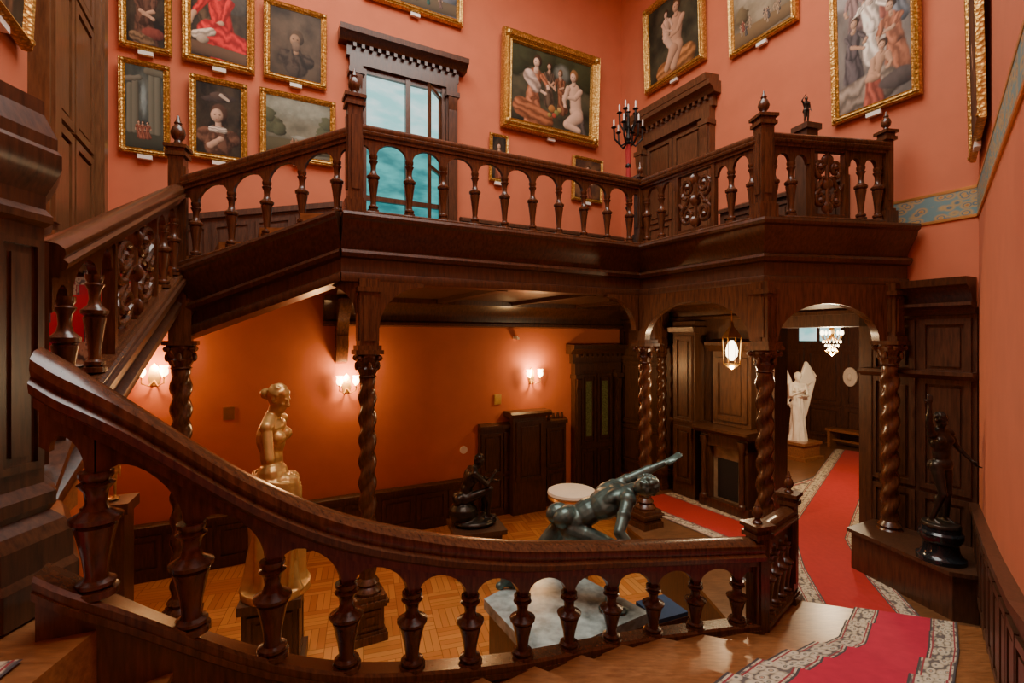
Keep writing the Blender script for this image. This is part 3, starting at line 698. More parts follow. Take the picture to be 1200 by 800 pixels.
for k0,k1 in ((.98,1.6),(1.65,2.28)):
    for z0,zz1 in ((.8,2.0),(2.05,3.4),(3.45,4.5)): panel(m,FL,k0,k1,z0,zz1,.05,.08,.04)
m.obj('panelled_door',wood('oak_door',(.10,.04,.015),(.20,.09,.035)),d)
w=empty('window_2'); m=MB(); m.fbox(FF,1.9,3.0,0,.06,-.05,.5); m.mi=1
for k in (1.85,2.4,2.98): m.fbox(FF,k,k+.06,.0,.09,-.1,.55)
m.obj('lit_glass',[GLASSHI,W_PANEL],w)
f=Fr(FB.pt(0,.05,0),FB.d,FB.n)
m=MB(); 
m.fbox(f,2.35,3.25,0,.32,ZH,-2.55)
for a in (2.38,3.07): m.fbox(f,a,a+.16,0,.30,-2.55,-1.55); 
for a in (2.46,3.15):
    p=f.pt(a,.34,0); m.lathe(p.x,p.y,-2.55,[(.06,0),(.06,.05),(.04,.07),(.038,.85),(.06,.9),(.065,1.0)],14)
m.fbox(f,2.38,3.23,0,.32,-1.7,-1.5); m.fext(f,2.3,3.3,[(0,-1.5),(.38,-1.5),(.44,-1.44),(.44,-1.40),(0,-1.38)])
m.fbox(f,2.45,3.15,0,.12,-1.38,-.2); m.fext(f,2.38,3.22,[(0,-.2),(.14,-.2),(.24,-.1),(.24,-.05),(0,0)])
panel(m,f,2.5,3.1,-1.3,-.3,.12,.08,.04)
m.mi=1; m.fbox(f,2.54,3.07,0,.20,-2.55,-1.72); m.mi=2; m.fbox(f,2.62,2.99,.2,.21,-2.52,-1.9)
m.obj('fireplace',[W_PANEL,plain('fireplace_marble',(.30,.24,.15),.3,0,.3,7),DARKHOLE])
# ---------------------------------------------------------------- pictures
def picture(fr,k0,k1,z0,z1,fw,cvf,name='framed_painting',tilt=.04,n0=.03):
    g=empty(name); m=MB(); H=z1-z0
    loops=[(0,0),(0,.05),(.12,.075),(.3,.06),(.42,.085),(.6,.075),(.78,.04),(.9,.05),(1,.02)]
    vs=[]
    for q,n in loops:
        i=q*fw
        for k,z in ((k0+i,z0+i),(k1-i,z0+i),(k1-i,z1-i),(k0+i,z1-i)):
            vs.append(fr.pt(k,n0+n*(fw/.12)+tilt*(z-z0),z))
    fs=[]
    for a in range(len(loops)-1):
        for j in range(4):
            k=(j+1)%4; fs.append((a*4+j,a*4+k,(a+1)*4+k,(a+1)*4+j))
    fs.append((0,1,2,3)); m.add(vs,fs)
    for k,z in ((k0+fw*.5,z0+fw*.5),(k1-fw*.5,z0+fw*.5),(k1-fw*.5,z1-fw*.5),(k0+fw*.5,z1-fw*.5)):
        m.ell(fr.pt(k,n0+.06*(fw/.12)+tilt*(z-z0),z),fw*.36,fw*.36,fw*.36,seg=10)
    m.obj('gilt_frame',GOLD,g,30)
    i=fw*.95; a0,a1,b0,b1=k0+i,k1-i,z0+i,z1-i
    cv=Cv(a1-a0,b1-b0,*cvf[0],seed=int(abs(k0*100+z0*10))); cvf[1](cv)
    W,Hh=cv.W,cv.H; us=np.linspace(0,1,W); vv=np.linspace(0,1,Hh); U,Vv=np.meshgrid(us,vv)
    kk=(a1-U*(a1-a0)) if fr.flip else (a0+U*(a1-a0)); zz=b0+Vv*(b1-b0); nn=n0+.03+tilt*(zz-z0)
    X=fr.o.x+fr.d.x*kk+fr.n.x*nn; Y=fr.o.y+fr.d.y*kk+fr.n.y*nn
    co=np.stack([X,Y,zz],-1).reshape(-1,3)
    me=bpy.data.meshes.new('canvas')
    idx=np.arange(W*Hh).reshape(Hh,W); q=np.stack([idx[:-1,:-1],idx[:-1,1:],idx[1:,1:],idx[1:,:-1]],-1).reshape(-1,4)
    me.from_pydata(co.tolist(),[],q.tolist()); ca=me.color_attributes.new(name='pigment',type='FLOAT_COLOR',domain='POINT')
    col=np.ones((W*Hh,4),dtype=np.float32); col[:,:3]=np.clip(cv.a,0,1).reshape(-1,3); ca.data.foreach_set('color',col.ravel())
    me.materials.append(OIL); me.update()
    o=bpy.data.objects.new('canvas',me); bpy.context.scene.collection.objects.link(o); o.parent=g
    m=MB(); kc=(k0+k1)/2; m.fbox(fr,kc-.08,kc+.08,n0,n0+.05,z0-.06,z0-.01); m.obj('label_plate',CANDLE,g)
    return g
SK=(.60,.36,.22); PALE=(.75,.52,.36)
def d_a(c): c.fig(.45*c.asp,.36,.95,SK,(.13,.06,.035),.05,((.0,.05),(.12,.0))); c.ell(.7*c.asp,.18,.16,.1,(.25,.06,.04)); c.limb((.1,.1),(.6*c.asp,.05),.08,.08,(.2,.12,.06),5)
def d_b(c):
    a=c.asp; c.limb((.05*a,.95),(.3*a,.45),.12,.1,(.10,.06,.03),6); c.ell(.8*a,.75,.18,.2,(.10,.09,.07),sh=.3)
    c.fig(.56*a,.36,.98,SK,(.58,.018,.015),-.10,((-.22,-.14),(-.34,-.04)),hair=(.42,.36,.29))
    c.limb((.35*a,.30),(.85*a,.14),.15,.2,(.60,.02,.02),9); c.ell(.50*a,.80,.055,.06,(.58,.50,.4)); c.limb((.08*a,.24),(.36*a,.30),.05,.05,(.62,.52,.38),5); c.limb((.0,.10),(a,.06),.08,.08,(.14,.08,.045)); c.ell(.2*a,.2,.07,.05,(.45,.36,.25))
def d_c(c): c.bust(.5*c.asp,.36,.62,(.34,.20,.11),(.055,.038,.025),(.09,.055,.03)); c.ell(.5*c.asp,.47,.07,.08,(.20,.13,.08))
def d_d(c):
    a=c.asp
    for x,h in ((.12,.75),(.26,.80),(.70,.95),(.86,.95)): c.limb((x*a,.2),(x*a,h),.04,.036,(.17,.17,.12),0,.8,.003)
    c.limb((.0,.82),(.36*a,.86),.035,.035,(.19,.18,.13)); c.limb((.6*a,.96),(a,.95),.05,.05,(.16,.15,.10)); c.limb((0,.06),(a,.10),.12,.1,(.06,.065,.045))
    c.ell(.48*a,.60,.10*a,.26,(.26,.33,.31),sh=.2,soft=.5)
    for x in (.35,.45,.58): c.fig(x*a,.22,.18,SK,(.28,.10,.06))
def d_e(c): 
    a=c.asp; c.bust(.48*a,.34,.66,(.62,.40,.27),(.15,.07,.04),(.10,.05,.03),(.66,.56,.44))
    c.ell(.5*a,.80,.24,.055,(.07,.05,.04),.15); c.ell(.52*a,.84,.13,.07,(.09,.06,.045)); c.limb((.55*a,.86),(.72*a,.80),.03,.02,(.55,.45,.33))
    c.limb((.3*a,.12),(.52*a,.22),.05,.035,(.58,.37,.25)); c.ell(.54*a,.23,.045,.04,(.6,.38,.25))
def d_f(c):
    c.ell(.5*c.asp,.85,.9*c.asp,.3,(.30,.32,.24),sh=.2,soft=.6); c.limb((0,.12),(c.asp,.18),.16,.12,(.10,.09,.045))
    for x,y,r in ((.10,.5,.16),(.20,.42,.12),(.05,.65,.12),(.92,.50,.15),(.84,.38,.1),(.95,.66,.12)): c.ell(x*c.asp,y,r,r*1.1,(.09,.10,.05),warp=.05)
    c.ell(.55*c.asp,.33,.2,.035,(.32,.34,.27),sh=.1)
    for x in (.4,.46,.65): c.fig(x*c.asp,.22,.13,SK,(.3,.15,.08))
def d_g(c): 
    c.ell(.5*c.asp,.7,.8*c.asp,.4,(.26,.30,.32),sh=.2,soft=.6); c.limb((0,.1),(c.asp,.14),.14,.12,(.12,.09,.05))
    for x in (.2,.35,.5,.65,.8): c.fig(x*c.asp,.22,.2,SK,(.3*random.random(),.1,.08))
def d_h(c):
    a=c.asp
    for x,y,r in ((.05,.8,.25),(.22,.95,.22),(.42,.92,.2),(.70,.95,.25),(.95,.85,.25)): c.ell(x*a,y,r,r,(.055,.06,.025),warp=.05)
    c.ell(.62*a,.78,.16,.14,(.20,.22,.18),sh=.3,soft=.5,warp=.03)
    c.fig(.45*a,.55,.50,SK,(.12,.08,.05),.05,((.1,.0),(.2,-.06)))
    c.fig(.62*a,.50,.50,SK,(.24,.10,.05),-.1,((-.05,.08),(-.2,.0)),hair=(.2,.1,.04))
    c.fig(.26*a,.38,.84,PALE,(.46,.17,.08),.14,((.30,.12),(.24,.02)))
    c.limb((.22*a,.62),(.30*a,.50),.10,.09,(.55,.42,.33),5)
    c.fig(.82*a,.30,.88,PALE,(.14,.12,.10),-.12,((-.25,.14),(-.22,.0)),nude=True,hair=(.28,.14,.05))
    c.limb((.84*a,.24),(.70*a,.10),.10,.07,PALE); c.limb((.70*a,.10),(.86*a,.05),.06,.04,PALE); c.limb((.12*a,.2),(.42*a,.08),.13,.14,(.34,.12,.05),8)
    for x,y,r,q in ((.50,.26,.06,(.48,.22,.06)),(.56,.22,.045,(.25,.26,.08)),(.53,.18,.04,(.5,.09,.05)),(.60,.27,.04,(.55,.35,.1)),(.47,.17,.035,(.40,.30,.08))): c.ell(x*a,y,r,r*.9,q)
def d_i(c): c.fig(.5*c.asp,.35,.8,SK,(.25,.08,.04))
def d_k(c):
    a=c.asp; c.fig(.55*a,.34,.92,SK,(.40,.20,.08),.06,((-.16,.10),(-.22,.22)),nude=True,hair=(.10,.05,.02)); c.fig(.36*a,.54,.52,PALE,(.45,.3,.2),.05,((.2,.1),(.2,-.02)),nude=True,low=False)
    c.limb((.36*a,.5),(.48*a,.34),.06,.045,PALE); c.limb((.28*a,.08),(.78*a,.12),.13,.15,(.42,.18,.06),8); c.limb((.60*a,.30),(.50*a,.08),.09,.06,SK); c.limb((.50*a,.30),(.36*a,.10),.085,.05,SK)
def d_l(c):
    a=c.asp; c.ell(.5*a,.85,.8*a,.3,(.42,.36,.24),sh=.2,soft=.6); c.limb((0,.12),(a,.16),.16,.12,(.20,.13,.06)); c.ell(.15*a,.5,.15,.18,(.16,.12,.06),warp=.05)
    R=random.Random(3)
    for i in range(15): c.fig(R.uniform(.12,.9)*a,R.uniform(.2,.36),R.uniform(.1,.17),SK,R.choice([(.25,.08,.05),(.1,.09,.08),(.35,.25,.15)]),R.uniform(-.3,.3))
def d_m(c):
    a=c.asp; c.ell(.3*a,.85,.25,.2,(.45,.42,.38),sh=.3); c.ell(.8*a,.9,.25,.15,(.28,.30,.32),sh=.3)
    c.fig(.25*a,.62,.28,SK,(.30,.20,.18)); c.fig(.7*a,.66,.30,SK,(.36,.12,.08)); c.fig(.85*a,.58,.26,SK,(.18,.2,.22))
    c.fig(.5*a,.48,.42,(.85,.66,.5),(.85,.76,.62),-.08,((.25,.12),(-.25,.2))); c.fig(.2*a,.36,.36,SK,(.12,.10,.10),.1,((.2,.1),(.2,.0))); c.fig(.8*a,.34,.40,SK,(.42,.16,.08),-.1,((-.2,.12),(-.2,0)))
    c.limb((.1*a,.08),(.6*a,.1),.10,.12,(.30,.24,.18),7); c.fig(.5*a,.16,.34,SK,(.40,.10,.06),.3,((.25,.05),(.1,-.05)),nude=True); c.ell(.85*a,.1,.12,.06,(.10,.08,.07))
def d_n(c): c.fig(.5*c.asp,.35,.7,SK,(.12,.06,.03))
D1=((.018,.014,.010),(.085,.060,.035)); D2=((.03,.03,.018),(.11,.10,.055))
picture(FA,7.80,8.37,3.78,4.80,.09,(D1,d_a))
picture(FA,6.82,7.69,3.78,5.15,.11,(D1,d_b))
picture(FA,5.85,6.71,3.80,4.92,.09,(((.05,.035,.022),(.13,.09,.055)),d_c))
picture(FA,7.82,8.37,2.42,3.62,.08,(((.045,.055,.05),(.13,.15,.12)),d_d))
picture(FA,6.91,7.61,2.48,3.60,.09,(D1,d_e))
picture(FA,5.72,6.76,2.64,3.62,.09,(((.12,.12,.08),(.26,.25,.17)),d_f))
picture(FA,3.62,5.30,5.42,6.55,.12,(((.08,.10,.12),(.22,.24,.26)),d_g))
picture(FA,.70,2.87,3.86,5.62,.20,(D2,d_h))
picture(FA,2.72,3.10,2.85,3.70,.06,(D1,d_i))
picture(FA,.55,1.30,2.75,3.62,.07,(((.1,.05,.03),(.3,.14,.06)),d_i))
picture(FB,.80,2.22,4.75,6.35,.13,(D2,d_k))
picture(FB,2.69,3.80,4.50,5.55,.10,(((.16,.13,.08),(.34,.28,.18)),d_l))
picture(FB,4.26,5.24,2.82,4.95,.10,(((.12,.11,.10),(.36,.32,.27)),d_m))
picture(FRt,.15,1.55,1.85,4.2,.08,(D1,d_n),tilt=.02)
picture(FL,2.70,3.6,2.3,4.2,.11,(D1,d_n))
# ---------------------------------------------------------------- lamps
def light(name,loc,e,col,r=.06,parent=None):
    l=bpy.data.lights.new(name,'POINT'); l.energy=e; l.color=col; l.shadow_soft_size=r
    o=bpy.data.objects.new(name,l); o.location=loc; bpy.context.scene.collection.objects.link(o)
    if parent: o.parent=parent
    else: TOPS.append(o)
WARM=(1,.58,.23)
def sconce(fr,k,z,e):
    g=empty('wall_sconce'); m=MB()
    m.fface(fr,[(k-.05,z-.12),(k+.05,z-.12),(k+.07,z),(k+.05,z+.12),(k,z+.18),(k-.05,z+.12),(k-.07,z)],0,.02)
    for sx in (-1,1):
        m.tube([fr.pt(k,.02,z-.05),fr.pt(k+sx*.05,.10,z-.12),fr.pt(k+sx*.12,.14,z-.08),fr.pt(k+sx*.12,.14,z-.01)],.009)
        p=fr.pt(k+sx*.12,.14,z-.01); m.lathe(p.x,p.y,p.z,[(.012,0),(.035,.01),(.03,.02),(.01,.03)],10)
    m.mi=1
    for sx in (-1,1):
        p=fr.pt(k+sx*.12,.14,z+.01); m.lathe(p.x,p.y,p.z,[(.02,0),(.045,.03),(.05,.07),(.04,.11),(.055,.14)],12)
    m.obj('brass_arms_and_shades',[BRASS,BULB],g)
    light('lamp',fr.pt(k,.24,z+.12),e,WARM,.05,g)
def kA(u):
    q=(u-600)/570; return (2.3-10.24*q)/(.883-.47*q)
sconce(FA,2.20,-.72,42); sconce(FA,5.55,-.72,42); sconce(FA,8.0,-.50,30)
g=empty('hanging_lantern'); lx,ly=3.05,6.75
m=MB(); m.tube([(lx,ly,.66),(lx,ly,.22)],.008); m.lathe(lx,ly,-.42,[(.02,0),(.06,.03),(.10,.06),(.11,.08)],8); m.lathe(lx,ly,.02,[(.13,0),(.12,.03),(.07,.10),(.03,.15),(.02,.22)],8)
for j in range(8):
    a=j*pi/4; m.tube([(lx+.11*math.cos(a),ly+.11*math.sin(a),-.35),(lx+.13*math.cos(a),ly+.13*math.sin(a),.02)],.006,6)
m.mi=1; m.lathe(lx,ly,-.30,[(.02,0),(.07,.06),(.08,.14),(.06,.22),(.02,.28)],12)
m.obj('brass_cage_and_globe',[BRASS,BULBW],g); light('lamp',(lx,ly-.0,-.55),60,(1,.68,.36),.08,g)
g=empty('crystal_sconce'); lx,ly=5.72,8.7  # far-room crystal sconce, modelled as a hanging fixture
m=MB(); m.tube([(lx,ly,.8),(lx,ly,.25)],.01); m.lathe(lx,ly,.05,[(.03,0),(.05,.05),(.03,.2)],10)
for j in range(8):
    a=j*pi/4; m.tube([(lx,ly,.05),(lx+.12*math.cos(a),ly+.12*math.sin(a),-.04),(lx+.16*math.cos(a),ly+.16*math.sin(a),.06)],.010,6)
    m.tube([(lx,ly,-.1),(lx+.10*math.cos(a),ly+.10*math.sin(a),-.22),(lx+.0,ly+.0,-.30)],.006,6)
m.mi=1
for j in range(8):
    a=j*pi/4; m.ell((lx+.16*math.cos(a),ly+.16*math.sin(a),.11),.022,.022,.045,seg=8)
    for i in range(3): m.ell((lx+(.14-.04*i)*math.cos(a),ly+(.14-.04*i)*math.sin(a),-.05-.07*i),.012,.012,.025,seg=6)
m.obj('brass_and_crystals',[BRASS,BULBW],g); light('lamp',(lx,ly,-.40),190,(1,.75,.45),.1,g)
g=empty('floor_candelabrum'); x,y=2.02,8.45; m=MB()
m.lathe(x,y,ZG,[(.22,0),(.22,.03),(.10,.06),(.05,.12),(.025,.2),(.025,.9),(.05,.95),(.03,1.0),(.02,1.6),(.05,1.68),(.025,1.75),(.02,2.1),(.05,2.15),(.03,2.25),(.02,2.6),(.04,2.62)],14)
cand=[]
for ring,(R,zz,nn) in enumerate(((.25,2.33,6),(.15,2.60,5))):
    for j in range(nn):
        a=j*2*pi/nn+ring*.4; c,s_=math.cos(a),math.sin(a)
        m.tube([(x,y,ZG+zz-.22),(x+R*.5*c,y+R*.5*s_,ZG+zz-.30),(x+R*.95*c,y+R*.95*s_,ZG+zz-.18),(x+R*c,y+R*s_,ZG+zz)],.018,7)
        m.lathe(x+R*c,y+R*s_,ZG+zz,[(.02,0),(.05,.02),(.03,.04)],10); cand.append((x+R*c,y+R*s_,ZG+zz+.03))
cand.append((x,y,ZG+2.62)); m.mi=1
for c in cand: m.lathe(*c,[(.013,0),(.013,.12),(.003,.14)],8)
m.mi=2; m.lathe(x,y,ZG+1.05,[(.025,0),(.045,.05),(.05,.3),(.035,.6),(.05,.9),(.03,1.0)],10,lambda a,h:1+.15*math.cos(4*a+h*8))
m.obj('iron_stem_and_candles',[IRON,CANDLE,REDCL],g)
m=MB(); 
for k,z,fr in ((kA(268),-1.05,FA),(kA(583),-1.10,FA)):
    m.fbox(fr,k-.07,k+.07,0,.015,z-.09,z+.09)
    for i in range(5): m.fbox(fr,k-.06,k+.06,.015,.02,z-.07+i*.032,z-.055+i*.032)
m.obj('wall_vents',BRASS)
m=MB()
m.fface(FA,[(kA(543)+.07*math.cos(i*pi/8),-1.95+.07*math.sin(i*pi/8)) for i in range(16)],0,.02); m.obj('wall_plaque',MARBLE_W)
m=MB(); k=kA(603); m.fbox(FA,k-.04,k+.04,0,.06,.0,.05); m.fbox(FA,k-.025,k+.025,.06,.14,-.01,.03); m.obj('security_camera',MARBLE_W)
# ---------------------------------------------------------------- figures
def V(*a): return Vector(a)
def human(m,J,face,s=1,female=False,feet=None,arms=(1,1),legs=True,curl=.4,hair='short'):
    X=(J['shR']-J['shL']).normalized(); Zs=(J['chest']-J['pel']).normalized(); Y=Zs.cross(X).normalized(); Zs=X.cross(Y).normalized()
    B=(X,Y,Zs)
    HX=(J['hipR']-J['hipL']).normalized(); HY=Zs.cross(HX).normalized(); HB=(HX,HY,HX.cross(HY))
    mid=(J['pel']+J['chest'])/2
    wv=.10 if female else .118
    m.ell(J['pel'],.17*s,.125*s,.13*s,HB); m.ell(mid,wv*1.2*s,wv*.9*s,.16*s,B); m.ell(J['chest'],(.145 if female else .175)*s,.118*s,.18*s,B)
    m.ell((J['shR']+J['shL'])/2-Zs*.03*s,(.16 if female else .19)*s,.085*s,.08*s,B)
    for sd in (-1,1):
        if female: m.ell(J['chest']+X*.075*sd*s+Y*.10*s+Zs*.02*s,.062*s,.06*s,.06*s,B)
        else: m.ell(J['chest']+X*.08*sd*s+Y*.075*s+Zs*.05*s,.085*s,.05*s,.07*s,B); m.ell(J['chest']+X*.09*sd*s-Y*.06*s+Zs*.06*s,.08*s,.05*s,.11*s,B)
        m.ell(J['pel']+HX*.08*sd*s-HY*.08*s-Zs*.05*s,.09*s,.085*s,.10*s,HB)
    m.cap(J['neck']-Zs*.05*s,J['head']-(J['head']-J['neck'])*.3,.062*s,.055*s)
    for q in ('R','L'): m.cap(J['neck'],J['sh'+q],.055*s,.058*s)
    fz=(J['head']-J['neck']).normalized(); fy=(face-fz*face.dot(fz)).normalized(); fx=fy.cross(fz).normalized(); HB2=(fx,fy,fz); h=J['head']
    m.ell(h+fz*.02*s-fy*.01*s,.076*s,.096*s,.10*s,HB2); m.ell(h+fy*.03*s-fz*.045*s,.056*s,.062*s,.07*s,HB2)
    m.cap(h+fy*.088*s+fz*.015*s,h+fy*.108*s-fz*.028*s,.010*s,.015*s)
    m.ell(h+fy*.083*s-fz*.062*s,.024*s,.014*s,.010*s,HB2); m.ell(h+fy*.072*s-fz*.095*s,.025*s,.02*s,.018*s,HB2)
    for sd in (-1,1):
        m.ell(h+fx*.078*sd*s-fz*.005*s,.012*s,.022*s,.032*s,HB2); m.ell(h+fx*.03*sd*s+fy*.078*s+fz*.028*s,.022*s,.014*s,.009*s,HB2)
        m.ell(h+fx*.035*sd*s+fy*.068*s-fz*.025*s,.022*s,.018*s,.02*s,HB2)
    if hair:
        for i in range(40):
            a=random.uniform(0,2*pi);e2=random.uniform(.15,1.5)
            dv=fx*math.cos(a)*math.cos(e2)*.082+fy*(math.sin(a)*math.cos(e2)*.09-.02)+fz*(math.sin(e2)*.098+.025)
            if dv.dot(fy)>.05 and dv.dot(fz)<.07: continue
            m.ell(h+dv*s,.022*s,.022*s,.018*s,HB2,8)
        if hair=='bun': m.ell(h-fy*.12*s+fz*.0*s,.05*s,.055*s,.05*s,HB2); m.ell(h+fz*.04*s-fy*.02*s,.088*s,.10*s,.085*s,HB2)
    for idx,q in enumerate(('R','L')):
        sh,el,wr=J['sh'+q],J['el'+q],J['wr'+q]; k=.85 if female else 1
        m.ell(sh,.068*s*k,.068*s*k,.07*s*k)
        if arms[idx]<1: 
            e2=sh.lerp(el,arms[idx]*1.6) ; m.cap(sh,e2,.055*s*k,.046*s*k); continue
        m.cap(sh,el,.056*s*k,.043*s*k); m.ell(sh.lerp(el,.5),.056*s*k,.056*s*k,.058*s*k); m.cap(el,wr,.043*s*k,.027*s*k); m.cap(el,el.lerp(wr,.35),.044*s*k,.044*s*k)
        d=(wr-el).normalized(); pn=d.cross(Vector((.2,.3,-1))).cross(d).normalized()*-1; sd=d.cross(pn).normalized()
        m.ell(wr+d*.05*s,.055*s,.042*s,.020*s,(d,sd,pn))
        for i,(o,l) in enumerate(((-.032,.062),(-.011,.078),(.011,.082),(.031,.072))):
            a=wr+d*.088*s+sd*o*s; b=a+(d+pn*curl*.4+sd*o*3).normalized()*l*.5*s; c=b+(d+pn*curl*1.3+sd*o*2).normalized()*l*.5*s
            m.cap(a-d*.02*s,b,.0105*s,.010*s,8); m.cap(b,c,.010*s,.008*s,8)
        a=wr+d*.02*s+sd*.03*s; b=a+(d*.6+sd*.7+pn*.3).normalized()*.05*s; c=b+(d*.9+sd*.2+pn*.3).normalized()*.035*s
        m.cap(a,b,.015*s,.012*s,8); m.cap(b,c,.012*s,.010*s,8)
    if legs:
        for q in ('R','L'):
            hp_,kn,an=J['hip'+q],J['kn'+q],J['an'+q]
            m.cap(hp_,kn,.092*s,.058*s); m.cap(hp_.lerp(kn,.25),hp_.lerp(kn,.6),.088*s,.075*s); m.cap(kn,an,.055*s,.036*s)
            fd=feet[q] if feet else Vector((0,1,0))
            m.ell(kn.lerp(an,.3)-fd*.022*s,.052*s,.055*s,.11*s); m.ell(kn+fd*.02*s,.05*s,.05*s,.055*s)
            up=Vector((0,0,1)); sdv=fd.cross(up).normalized()
            m.ell(an-fd*.035*s-up*.035*s,.035*s,.045*s,.035*s,(sdv,fd,up)); m.cap(an-up*.01*s,an+fd*.12*s-up*.045*s,.036*s,.026*s)
            for i in range(5):
                t=an+fd*(.13-.012*abs(i-1))*s+sdv*(i-2)*.019*s-up*.052*s; m.cap(t-fd*.02*s,t+fd*.03*s,.014*s,.011*s,8)
def stand(**kw):
    J=dict(pel=V(0,0,.96),chest=V(0,.0,1.29),neck=V(0,-.01,1.50),head=V(0,.02,1.66),shR=V(.18,0,1.44),shL=V(-.18,0,1.44),elR=V(.25,-.02,1.15),elL=V(-.25,-.02,1.15),wrR=V(.27,.08,.90),wrL=V(-.27,.08,.90),hipR=V(.09,0,.93),hipL=V(-.09,0,.93),knR=V(.10,.03,.50),knL=V(-.10,.03,.50),anR=V(.10,-.01,.08),anL=V(-.12,-.01,.08))
    J.update(kw); return J
def place(x,y,z,ang,s): return Matrix.Translation((x,y,z))@Matrix.Rotation(ang,4,'Z')@Matrix.Scale(s,4)
def figobj(m,name,mat,parent,vox,xf=None,sm=3):
    o=m.obj(name,mat,parent,180,xf)
    r=o.modifiers.new('r','REMESH'); r.mode='VOXEL'; r.voxel_size=vox; r.use_smooth_shade=True
    q=o.modifiers.new('s','SMOOTH'); q.factor=.5; q.iterations=sm
    return o
FWD=Vector((0,1,0))
# gladiator
g=empty('bronze_gladiator_statue')
J=dict(pel=V(.56,4.68,-1.74),chest=V(.90,4.64,-1.56),neck=V(1.09,4.60,-1.43),head=V(1.22,4.48,-1.355),
 shR=V(1.06,4.44,-1.47),shL=V(1.00,4.80,-1.46),elR=V(.93,4.22,-1.68),wrR=V(1.08,4.16,-1.88),elL=V(1.27,4.80,-1.33),wrL=V(1.50,4.80,-1.225),
 hipR=V(.56,4.57,-1.80),hipL=V(.50,4.76,-1.82),knR=V(1.02,4.47,-1.95),anR=V(.88,4.45,-2.42),knL=V(.24,4.82,-2.13),anL=V(-.08,4.88,-2.43))
m=MB(); human(m,J,V(.8,.35,.15),1.14,feet=dict(R=V(1,-.05,0).normalized(),L=V(.95,.3,0).normalized()),curl=.3)
figobj(m,'body',BRONZE,g,.0095,None,2)
m=MB(); m.prism([(-.22,4.68),(.47,5.40),(1.20,4.45),(.22,3.86)],ZL,-2.60); m.mi=1; m.prism([(-.27,4.68),(.47,5.46),(1.26,4.45),(.22,3.80)],-2.60,-2.50)
m.obj('plinth',[W_PANEL,SLAB,BRONZE],g)
# venus
g=empty('gilded_venus_statue'); s=1.08
J=stand(pel=V(.03,0,.98),chest=V(-.01,-.03,1.29),neck=V(0,-.02,1.5),head=V(0,.04,1.65),elR=V(.25,.06,1.15),shR=V(.16,0,1.42),shL=V(-.17,0,1.45))
m=MB(); human(m,J,V(.1,1,-.12),1,True,arms=(.6,.3),legs=False,hair='bun')
def folds(a,h): return 1+.11*math.cos(6*a+h*5)+.06*math.cos(11*a-h*4)
m.lathe(0,.02,0,[(.26,0),(.235,.08),(.215,.3),(.205,.5),(.20,.65),(.20,.8),(.19,.9),(.18,.95),(.15,.98)],80,folds)
m.cap(V(.05,.06,.9),V(.12,.17,.5),.12,.10); m.cap(V(.12,.17,.5),V(.10,.08,.1),.10,.10); m.cap(V(-.08,.02,.9),V(-.09,.07,.5),.11,.085)
for i in range(8): m.tube([V(.20*math.cos(t)*1.0,.02+.18*math.sin(t),.96-.022*i-.05*math.sin(t+.5*i*.2)) for t in [j*2*pi/24 for j in range(25)]],.014,8)
for i in range(6): m.tube([V(-.18+.055*i,.16+.05*math.sin(i*.6),.86-.02*i),V(-.08+.05*i,.22,.5),V(-.02+.045*i,.20,.05)],.016,8)
m.lathe(0,.02,-.06,[(.29,0),(.29,.07)],24)
figobj(m,'figure',PLASTER,g,.010,place(-2.30,4.7,-2.36,-1.48,s),2)
m=MB(); m.box(-2.3,4.7,ZL,-3.08,.56,.56,.3); m.box(-2.3,4.7,-3.08,-2.50,.46,.46,.3); m.box(-2.3,4.7,-2.50,-2.42,.54,.54,.3)
for k in range(4):
    a=.3+k*pi/2; f=Fr((-2.3+math.cos(a)*.23,4.7+math.sin(a)*.23),(-math.sin(a),math.cos(a)),(math.cos(a),math.sin(a))); panel(m,f,-.19,.19,-3.04,-2.54,0,.04,.015)
m.obj('pedestal',W_PANEL,g)
# angel
g=empty('marble_angel_statue')
J=stand(elR=V(.22,.08,1.18),wrR=V(.06,.22,1.28),elL=V(-.22,.07,1.17),wrL=V(-.04,.22,1.18),head=V(.02,.05,1.65))
m=MB(); human(m,J,V(.2,1,-.2),1,True,legs=False,hair='bun')
m.lathe(0,0,0,[(.23,0),(.20,.15),(.16,.5),(.15,.8),(.13,1.0),(.12,1.15)],48,folds)
for sd in (-1,1):
    for i in range(12):
        t=i/11; r=V(sd*.08,-.12,1.42-.1*t); top=V(sd*(.30+.20*t),-.17,2.0-.42*t); tip=V(sd*(.56-.26*t),-.20,1.66-1.05*t)
        m.cap(r,top,.045,.05,8); m.cap(top,tip,.05,.03,8); m.cap(r,tip,.045,.03,8)
figobj(m,'figure',MARBLE_W,g,.014,place(6.52,11.1,-2.32,pi-.05,.88),2)
m=MB(); m.box(6.52,11.1,ZH,-2.62,.75,.75,.5); m.box(6.52,11.1,-2.62,-2.36,.62,.62,.5); m.box(6.52,11.1,-2.36,-2.30,.7,.7,.5); m.obj('pedestal',W_MID,g)
